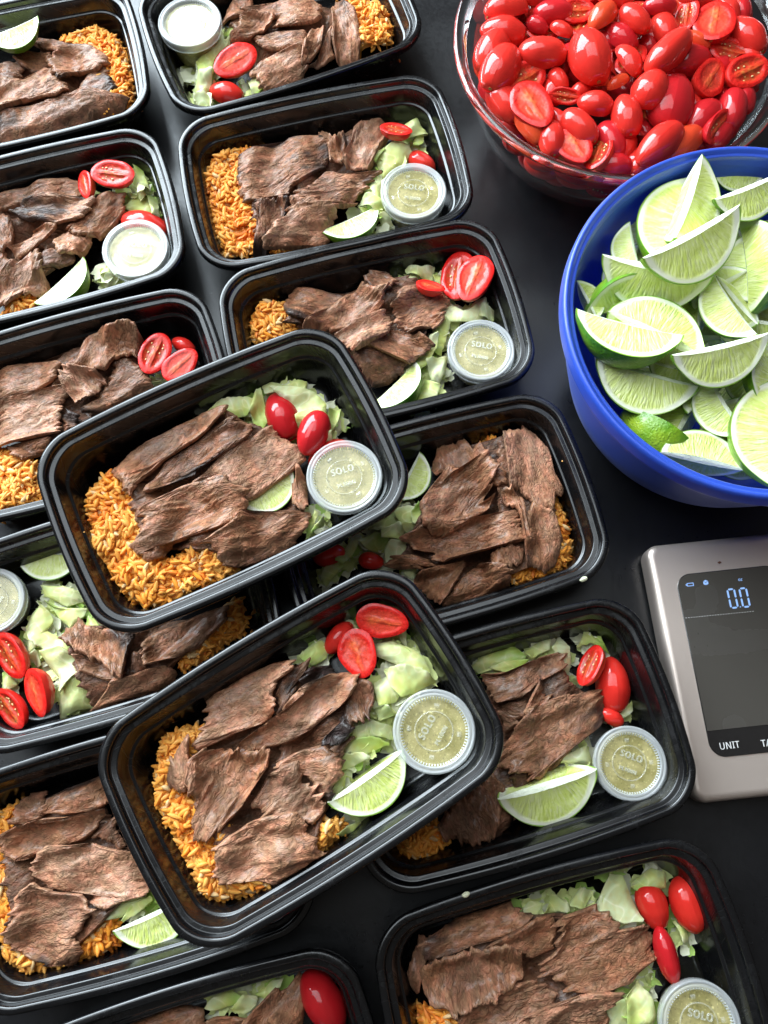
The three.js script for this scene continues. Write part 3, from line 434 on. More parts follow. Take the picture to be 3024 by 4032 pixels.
function shreds(t, fr, d) {                             // the mass of chopped cabbage under the pieces one can tell apart
  if (!d.cab) return;
  const pl = t.p, list = [], cols = [], q = new THREE.Quaternion(), e = new THREE.Euler();
  for (const b of d.cab) {
    const poly = pxOf(b[2]?.f ?? fr, b[0]).map(([x, y]) => pl.at(x, y, -0.028)), c = centre(poly), area = Math.abs(poly.reduce((s, p, i) => { const r = poly[(i + 1) % poly.length]; return s + p[0] * r[1] - r[0] * p[1]; }, 0)) / 2;
    for (let k = 0; k < 5 + area / 0.000032; k++) {
      const p = poly[Math.floor(rnd() * poly.length)], w = Math.sqrt(rnd()) * 1.08, [u, v] = clampIn(mix(c[0], p[0], w), mix(c[1], p[1], w)), h = mix(FLOOR + 0.003, Math.max(FLOOR + 0.004, pl.get(u, v) - 0.0025), Math.sqrt(rnd()));
      e.set(rr(-0.5, 0.5), rr(0, 6.28), rr(-0.5, 0.5), 'YXZ'); q.setFromEuler(e); const s = rr(0.7, 1.4);
      list.push(new THREE.Matrix4().compose(V(u, h, v), q, V(s, s, s * rr(0.6, 1.3)))); const z = rnd(); cols.push(z < 0.45 ? [0.90, 0.91, 0.68] : z < 0.88 ? [0.80, 0.87, 0.36] : [0.45, 0.65, 0.15]);
    }
  }
  bitGeos.forEach((geo, k) => 0);
  const g = thing('chopped_cabbage'); pl.put(g, 0, 0, 0); tag(g, 'small chopped cabbage shreds under the salad of ' + t.d, 'cabbage', null, 'stuff');
  bitGeos.forEach((geo, k) => { const l = list.map((m, i) => i).filter((i) => i % 4 === k); if (!l.length) return; const im = new THREE.InstancedMesh(geo, bitMat, l.length); im.name = 'cabbage_shreds'; l.forEach((i, n) => { im.setMatrixAt(n, list[i]); im.setColorAt(n, C(...cols[i])); }); im.castShadow = im.receiveShadow = true; g.add(im); });
}
// ---- tomato halves: long axis x, cut face looking up (+y), skin below
function tomatoGeo(k) {
  const wid = 0.66, dep = [0.36, 0.31, 0.4, 0.34, 0.37][k], skin = new THREE.SphereGeometry(1, 36, 24), p = skin.attributes.position; skin.rotateZ(Math.PI / 2);
  const shape = (x, ang) => (1 + 0.11 * x * [-0.6, 1, -0.2, 0.7, -1][k]) * (1 - 0.05 * x ** 4) * (1 + 0.09 * (vn(ang * 0.9 + k * 7, x * 1.6 + k) - 0.5) + 0.04 * (vn(ang * 2.2 + k, x * 4 + 9) - 0.5));
  const vc = new Float32Array(p.count * 3);
  for (let i = 0; i < p.count; i++) {
    let x = p.getX(i), y = p.getY(i), z = p.getZ(i); y = Math.min(0, y); const ang = Math.atan2(y, z) + 3.2, f = shape(x, ang), dim = 1 - 0.07 * Math.exp(-(((x - 1) / 0.06) ** 2)); p.setXYZ(i, x * 0.5 * dim, y * dep * f, z * wid * 0.5 * f);
    const w = clamp(0.55 * vn(x * 2 + k * 3, ang * 1.3) + 0.25 * vn(x * 3, ang * 9 + k) + 0.35 * step(0.55, 1, x), 0, 1); vc.set([mix(0.92, 1.12, w), mix(0.75, 1.6, w * w), mix(0.9, 1.5, w)], i * 3);
  }
  skin.setAttribute('color', new THREE.BufferAttribute(vc, 3));
  const dropped = []; const ix = skin.index.array; for (let i = 0; i < ix.length; i += 3) { const a = p.getY(ix[i]), b = p.getY(ix[i + 1]), c = p.getY(ix[i + 2]); if (a > -1e-5 && b > -1e-5 && c > -1e-5) continue; dropped.push(ix[i], ix[i + 1], ix[i + 2]); }
  skin.setIndex(dropped); skin.computeVertexNormals();
  const pos = [], uv = [], idx = [], nr = 9, na = 40; for (let r = 0; r <= nr; r++) for (let a = 0; a <= na; a++) { const m = r / nr, th = (a / na) * 2 * Math.PI, x = Math.cos(th) * m, z = Math.sin(th) * m, ang = z < 0 ? Math.PI + 3.2 : 3.2, f = shape(x, ang - (z < 0 ? 2 * Math.PI : 0)); const loc = step(0.7, 0.6, m) * step(0.13, 0.26, Math.abs(z)) * (k % 3 === 1 ? 0.3 : 1); const lip = 0.012 * step(1, 0.9, m); pos.push(x * 0.5, 0.004 + lip - 0.035 * loc + 0.008 * (vn(x * 7 + k * 3, z * 7) - 0.5), z * wid * 0.5 * f); if (m === 1) pos[pos.length - 2] = -0.004; uv.push((x + 1) / 2, (z + 1) / 2); }
  for (let r = 0; r < nr; r++) for (let a = 0; a < na; a++) { const i = r * (na + 1) + a; idx.push(i, i + 1, i + na + 1, i + 1, i + na + 2, i + na + 1); }
  const cut = new THREE.BufferGeometry(); cut.setAttribute('position', new THREE.Float32BufferAttribute(pos, 3)); cut.setAttribute('uv', new THREE.Float32BufferAttribute(uv, 2)); cut.setIndex(idx); cut.computeVertexNormals();
  const seeds = []; if (k % 3 !== 1) for (const s of [-1, 1]) for (let i = 0; i < (k ? 7 : 5); i++) { const g = new THREE.SphereGeometry(1, 8, 6); g.scale(rr(0.022, 0.034), 0.012, rr(0.016, 0.022)); g.rotateY(rr(-0.7, 0.7)); if (rnd() < 0.25) continue; const x = -0.25 + i * (k ? 0.08 : 0.115) + rr(-0.045, 0.045); g.translate(x, -0.016 + rr(-0.006, 0.012), s * (0.12 + rr(-0.045, 0.045)) * (1 - 1.2 * x * x)); seeds.push(g); }
  const scar = new THREE.CylinderGeometry(0.026, 0.03, 0.012, 10); scar.rotateZ(Math.PI / 2); scar.translate(0.468, -0.055, 0);
  return { skin, cut, seeds: seeds.length ? mergeGeometries(seeds) : null, scar, dep };
}
const tomG = [0, 1, 2, 3, 4].map(tomatoGeo);
const flipX = new THREE.Quaternion().setFromAxisAngle(V(1, 0, 0), Math.PI);
function tomatoAt(name, o, axis, normal, len, wide, k, col, grp) {   // o: centre of the cut face in the world
  const g = thing(name), G = tomG[k], z = axis.clone().cross(normal); g.quaternion.setFromRotationMatrix(new THREE.Matrix4().makeBasis(axis, normal, z)); g.position.copy(o);
  const sc = (m) => m.scale.set(len, len * Math.min(1.1, 0.5 + wide * 0.5), len * wide);
  sc(part('skin', G.skin, M.skin[col], g)); sc(part('cut_face', G.cut, M.cut[k % 3], g)); if (G.seeds) sc(part('seeds', G.seeds, M.seed, g)); sc(part('stem_scar', G.scar, M.scar, g)); return g;
}
// d: [centre x, y, length, angle, 'c' cut side up | 's' skin up, tilt of the cut face (deg, towards image angle + 90), width, variant]
function tomato(t, fr, d, name = 'tomato_half', lift = 0) {
  const [zx, zy, zl, deg, kind = 's', tilt = 0, wide = 1, k = Math.floor(rnd() * 3), o = {}] = d, f = o.f ?? fr, pl = t.p, px = f[0] + zx / f[2], py = f[1] + zy / f[2], pxl = zl / f[2];
  let h = -0.02, len = 0.03, ang = 0, sc, u, v;
  for (let i = 0; i < 3; i++) { [u, v] = pl.at(px, py, h + (kind === 's' ? len * 0.2 : 0)); [ang, sc] = imageAngle(pl, px, py, deg, h); len = pxl * sc * (t.dome ? 0.94 : 1); const b = t.dome ? t.dome(u, v) + (o.z ?? 0) : pl.top(u, v, 0.004) * 0.5 + pl.get(u, v) * 0.5; h = Math.max(b, t.dome ? -1 : FLOOR + 0.014) + (t.dome ? 0 : o.z ?? 0) + lift + (kind === 's' ? 0.0008 : len * tomG[k].dep * (t.dome ? 0.5 : 0.72)); }
  if (t.dome) { const r = Math.hypot(u, v), ca = Math.abs(Math.cos(ang - Math.atan2(v, u))), rm = 0.1125 - len * mix(0.33, 0.5, ca) + Math.min(0, h + 0.009) * 0.25; if (r > rm) { u *= rm / r; v *= rm / r; } }
  const axis = pl.e.clone().multiplyScalar(Math.cos(ang)).addScaledVector(pl.k, Math.sin(ang)), up = pl.n.clone(); if (kind === 's') up.negate();
  const side = pl.k.clone().multiplyScalar(Math.cos(ang)).addScaledVector(pl.e, -Math.sin(ang)), T = tilt * Math.PI / 180; const nrm = up.clone().multiplyScalar(Math.cos(T)).addScaledVector(side, Math.sin(T)); if (o.pitch) { const A = o.pitch * Math.PI / 180; axis.applyAxisAngle(side, -A); nrm.applyAxisAngle(side, -A); }
  const kk = k + (kind === 's' || k === 1 ? (k < 2 && rnd() < 0.5 ? 3 : 0) : 0);
  const g = tomatoAt(name, pl.world(u, h, v), axis.normalize(), nrm.normalize(), len, wide, kk, o.col ?? (rnd() < 0.25 ? 2 : 0));
  const R = len * 0.42, tp = h + (kind === 's' ? len * 0.26 : 0.001); if (!t.dome) for (let a = -R; a <= R; a += 0.001) for (let b = -R; b <= R; b += 0.001) if (a * a + b * b < R * R) pl.raise(u + a, v + b, tp - len * 0.1 * (a * a + b * b) / (R * R), 0);
  return { g, u, v, kind, len };
}
// ---- lime wedges: core edge along x, face lies in x-z plane (rind towards +z), flesh below
function limeGeo(k, ang) {
  const R = 0.46, n = 36, m = 16, prof = (x) => Math.max(0.0006, R * Math.pow(Math.max(0, 1 - (2 * x) ** 2), 0.55) * (1 - 0.08 * Math.exp(-(((Math.abs(x) - 0.5) / 0.07) ** 2)))), xs = (i) => -0.5 * Math.cos((i / n) * Math.PI), r0 = (x) => 0.062 * Math.sqrt(Math.max(0.0001, 1 - (2 * x) ** 2)), nip = (x) => x + 0.03 * Math.sign(x) * Math.exp(-(((Math.abs(x) - 0.5) / 0.05) ** 2));
  const face = (th, flip) => { const pos = [], uv = [], idx = []; for (let i = 0; i <= n; i++) for (let j = 0; j <= 10; j++) { const x = xs(i), r = mix(Math.min(r0(x), prof(x) * 0.5), prof(x), j / 10), puff = -0.012 * Math.sin(Math.PI * clamp(r / (R * 0.9), 0, 1)) * (vn(x * 9 + k * 5, r * 14) + 0.1) * (j > 0 && j < 9 ? 1 : 0), c = Math.cos(th), s = -Math.sin(th); pos.push(nip(x), r * s - (flip ? -1 : 1) * 0 + (flip ? -puff * c : puff * 1), r * c + (flip ? puff * s : 0)); uv.push(x + 0.5, r / R); } for (let i = 0; i < n; i++) for (let j = 0; j < 10; j++) { const a = i * 11 + j; flip ? idx.push(a, a + 11, a + 1, a + 1, a + 11, a + 12) : idx.push(a, a + 1, a + 11, a + 1, a + 12, a + 11); } const g = new THREE.BufferGeometry(); g.setAttribute('position', new THREE.Float32BufferAttribute(pos, 3)); g.setAttribute('uv', new THREE.Float32BufferAttribute(uv, 2)); g.setIndex(idx); g.computeVertexNormals(); return g; };
  const pos = [], uv = [], idx = []; for (let i = 0; i <= n; i++) for (let j = 0; j <= m; j++) { const x = xs(i), r = prof(x) * 1.004, th = ang * j / m; pos.push(nip(x), -r * Math.sin(th), r * Math.cos(th)); uv.push(x * 1.2, th * 0.5); } for (let i = 0; i < n; i++) for (let j = 0; j < m; j++) { const a = i * (m + 1) + j; idx.push(a, a + 1, a + m + 1, a + 1, a + m + 2, a + m + 1); }
  const rind = new THREE.BufferGeometry(); rind.setAttribute('position', new THREE.Float32BufferAttribute(pos, 3)); rind.setAttribute('uv', new THREE.Float32BufferAttribute(uv, 2)); rind.setIndex(idx); rind.computeVertexNormals();
  const cp = [], ci = []; for (let i = 0; i <= n; i++) for (let j = 0; j <= 4; j++) { const x = xs(i), r = Math.min(r0(x), prof(x) * 0.5), t = j / 4, th = ang * t, kr = r * (1 - 0.22 * Math.sin(Math.PI * t)) * (0.94 + 0.12 * vn(x * 20 + k * 13, t * 3)), flat = mix(1, Math.cos(ang / 2) / Math.cos(th - ang / 2), 0.8); cp.push(nip(x), -kr * flat * Math.sin(th), kr * flat * Math.cos(th)); } for (let i = 0; i < n; i++) for (let j = 0; j < 4; j++) { const a = i * 5 + j; ci.push(a, a + 5, a + 1, a + 1, a + 5, a + 6); }
  const core = new THREE.BufferGeometry(); core.setAttribute('position', new THREE.Float32BufferAttribute(cp, 3)); core.setAttribute('uv', new THREE.Float32BufferAttribute(cp.flatMap((_, i) => (i % 3 ? [] : [cp[i] * 4, cp[i + 2] * 8])), 2)); core.setIndex(ci); core.computeVertexNormals();
  return { face1: face(0, false), face2: face(ang, true), rind, core };
}
const limeG = [1.45, 1.25, 1.7].map((a, k) => limeGeo(k, a));
// d: [centre x, y, length, angle, side of the rind (+1 = image angle + 90), roll, variant, options]
function lime(t, fr, d, lift = 0) {
  const [zx, zy, zl, deg, side, roll = 20, k = Math.floor(rnd() * 3), o = {}] = d, f = o.f ?? fr, pl = t.p, px = f[0] + zx / f[2], py = f[1] + zy / f[2];
  let h = -0.02, len = 0.05, ang = 0, sc, u, v;
  for (let i = 0; i < 3; i++) { [u, v] = pl.at(px, py, h); [ang, sc] = imageAngle(pl, px, py, deg, h); len = zl / f[2] * sc; const b = t.dome ? t.dome(u, v) : Math.max(pl.get(u, v), FLOOR + 0.012); h = b + lift + (o.z ?? 0) + len * (t.dome ? 0.08 : 0.17); }
  const axis = pl.e.clone().multiplyScalar(Math.cos(ang)).addScaledVector(pl.k, Math.sin(ang)), z0 = pl.k.clone().multiplyScalar(Math.cos(ang)).addScaledVector(pl.e, -Math.sin(ang)).multiplyScalar(side); if (side < 0) axis.negate();
  const A = roll * Math.PI / 180, nrm = pl.n.clone().multiplyScalar(Math.cos(A)).addScaledVector(z0, Math.sin(A)), z = z0.clone().multiplyScalar(Math.cos(A)).addScaledVector(pl.n, -Math.sin(A));
  const g = thing('lime_wedge'), G = limeG[k]; if (o.pitch) { const T = o.pitch * Math.PI / 180; axis.applyAxisAngle(z0, T); nrm.applyAxisAngle(z0, T); z.applyAxisAngle(z0, T); }
  g.quaternion.setFromRotationMatrix(new THREE.Matrix4().makeBasis(axis, nrm, z)); g.position.copy(pl.world(u, h, v)).addScaledVector(z, -len * 0.19);
  const s = (m) => m.scale.setScalar(len); s(part('cut_face', G.face1, M.lime[k], g)); s(part('cut_face', G.face2, M.lime[(k + 1) % 3], g)); s(part('core', G.core, M.core, g)); s(part('rind', G.rind, M.rind[o.col ?? Math.floor(rnd() * 2)], g));
  return { g, u, v, roll, len };
}
// ---- sauce cups with embossed lids
const bold = await new FontLoader().loadAsync('fonts/droid/droid_sans_bold.typeface.json');
const word = (s, size, y) => { const g = new TextGeometry(s, { font: bold, size, depth: 0.00045, curveSegments: 3, bevelEnabled: true, bevelThickness: 0.00012, bevelSize: 0.00012, bevelSegments: 1 }); g.computeBoundingBox(); g.translate(-(g.boundingBox.max.x + g.boundingBox.min.x) / 2, 0, 0); g.rotateX(-Math.PI / 2); g.translate(0, 0, y); return g; };
const ridge = (r, w, hgt, a0 = 0, a1 = 2 * Math.PI) => { const g = new THREE.LatheGeometry([[r - w, 0], [r - w * 0.5, hgt * 0.8], [r, hgt], [r + w * 0.5, hgt * 0.8], [r + w, 0]].map(([x, y]) => new THREE.Vector2(x, y)), Math.max(6, Math.round(64 * (a1 - a0) / 6.28)), a0, a1 - a0); return g; };
const cupG = (() => {
  const body = lathe([[0.0001, 0], [0.0155, 0], [0.0162, 0.0008], [0.0205, 0.0262], [0.0213, 0.0266]], 56), salsa = lathe([[0.0001, 0.0008], [0.0150, 0.0008], [0.0158, 0.0016], [0.0199, 0.0246], [0.0196, 0.0250], [0.0001, 0.0252]], 56);
  { const uv = salsa.attributes.uv, p = salsa.attributes.position; for (let i = 0; i < uv.count; i++) uv.setXY(i, (p.getX(i) + 0.02) / 0.04, (p.getZ(i) + p.getY(i) + 0.02) / 0.04); }
  const rim = lathe([[0.0222, 0.0222], [0.0232, 0.0222], [0.0234, 0.0262], [0.02335, 0.0277], [0.0230, 0.0285], [0.0223, 0.0288], [0.0215, 0.02845], [0.0211, 0.02835], [0.0206, 0.0286], [0.0199, 0.02865], [0.0193, 0.0284], [0.01905, 0.0279]], 80), panel = lathe([[0.01905, 0.0279], [0.0183, 0.0264], [0.0178, 0.0260], [0.0120, 0.0260], [0.0001, 0.0260]], 64);
  const knurl = []; for (let i = 0; i < 72; i++) { const a = (i / 72) * 2 * Math.PI, g = new THREE.BoxGeometry(0.0022, 0.0009, 0.00075); g.rotateZ(1.05); g.translate(0.0186, 0.02725, 0); g.rotateY(a); knurl.push(g); }
  const rings = [ridge(0.0108, 0.0005, 0.0007)]; for (let i = 0; i < 4; i++) rings.push(ridge(0.0142, 0.0013, 0.0005, i * 1.571 + 0.3, i * 1.571 + 0.5)); const rg = mergeGeometries(rings); rg.translate(0, 0.0260, 0);
  const solo = word('SOLO', 0.0042, -0.0026); solo.translate(0, 0.0260, 0); const pl = word('PL100N', 0.0024, 0.0056); pl.translate(0, 0.0260, 0);
  return { body, salsa, rim: mergeGeometries([rim.toNonIndexed(), ...knurl.map((g) => g.toNonIndexed())]), panel, rg, solo, pl };
})();
// d: [centre x, y, diameter, text angle, {lean}]
function cup(t, fr, d) {
  const [zx, zy, zd, deg = 0, o = {}] = d, f = o.f ?? fr, pl = t.p, px = f[0] + zx / f[2], py = f[1] + zy / f[2]; let h = -0.018, s = 1, u, v, ang, sc;
  for (let i = 0; i < 4; i++) { [u, v] = pl.at(px, py, h); [ang, sc] = imageAngle(pl, px, py, deg, h); s = (zd / f[2]) * sc / 0.0468; h = FLOOR + 0.0006 + (o.z ?? 0) + 0.0285 * s; }
  const g = thing('sauce_cup'), yaw = -ang; g.position.copy(pl.world(u, h - 0.0285 * s, v)); g.quaternion.copy(pl.q).multiply(new THREE.Quaternion().setFromAxisAngle(UP, yaw)); if (o.lean) g.quaternion.multiply(new THREE.Quaternion().setFromEuler(new THREE.Euler(...o.lean)));
  const p = (n, ge, m) => part(n, ge, m, g).scale.setScalar(s); p('cup_wall', cupG.body, M.cup); p('salsa', cupG.salsa, M.salsa); p('lid_rim', cupG.rim, M.lidRim); p('lid_panel', cupG.panel, M.lidPanel); p('lid_ridge', cupG.rg, M.letter); p('lettering', cupG.solo, M.letter); p('lettering', cupG.pl, M.letter);
  for (let a = -0.024 * s; a <= 0.024 * s; a += 0.001) for (let b = -0.024 * s; b <= 0.024 * s; b += 0.001) if (a * a + b * b < (0.0232 * s) ** 2) pl.raise(u + a, v + b, h, 0);
  tag(g, o.label ?? 'lidded clear cup of green salsa in ' + t.d, 'sauce cup', 'lidded cups of green salsa'); return g;
}

function hull(p) { const s = p.slice().sort((a, b) => a[0] - b[0] || a[1] - b[1]), cr = (o, a, b) => (a[0] - o[0]) * (b[1] - o[1]) - (a[1] - o[1]) * (b[0] - o[0]), half = (l) => { const h = []; for (const q of l) { while (h.length > 1 && cr(h[h.length - 2], h[h.length - 1], q) <= 0) h.pop(); h.push(q); } h.pop(); return h; }; return half(s).concat(half(s.slice().reverse())); }
const cutX = (p, x, sgn) => { const o = []; for (let i = 0; i < p.length; i++) { const a = p[i], b = p[(i + 1) % p.length], ia = (a[0] - x) * sgn >= 0, ib = (b[0] - x) * sgn >= 0; if (ia) o.push(a); if (ia !== ib) { const t = (x - a[0]) / (b[0] - a[0]); o.push([x, a[1] + t * (b[1] - a[1])]); } } return o; };
function underBeef(t, fr, d) {                          // meat under the slices that show, its tone darkened as shade between layers
  const all = d.beef.flatMap((b) => pxOf(fr, b[0])), h = hull(all), c = centre(h), s = h.map(([x, y]) => [c[0] + (x - c[0]) * 0.84, c[1] + (y - c[1]) * 0.84]);
  for (const sg of [-1, 1]) { const p = cutX(s, c[0] - sg * 18, sg).flat(); if (p.length > 6) beef(t, [0, 0, 1], [p, -20, { t: -0.7, c: 0.2, curl: 0, side: 0, w: (sg * t.s < 0 ? 'rice side' : 'salad side') + ' mostly hidden lowest' }]); }
}

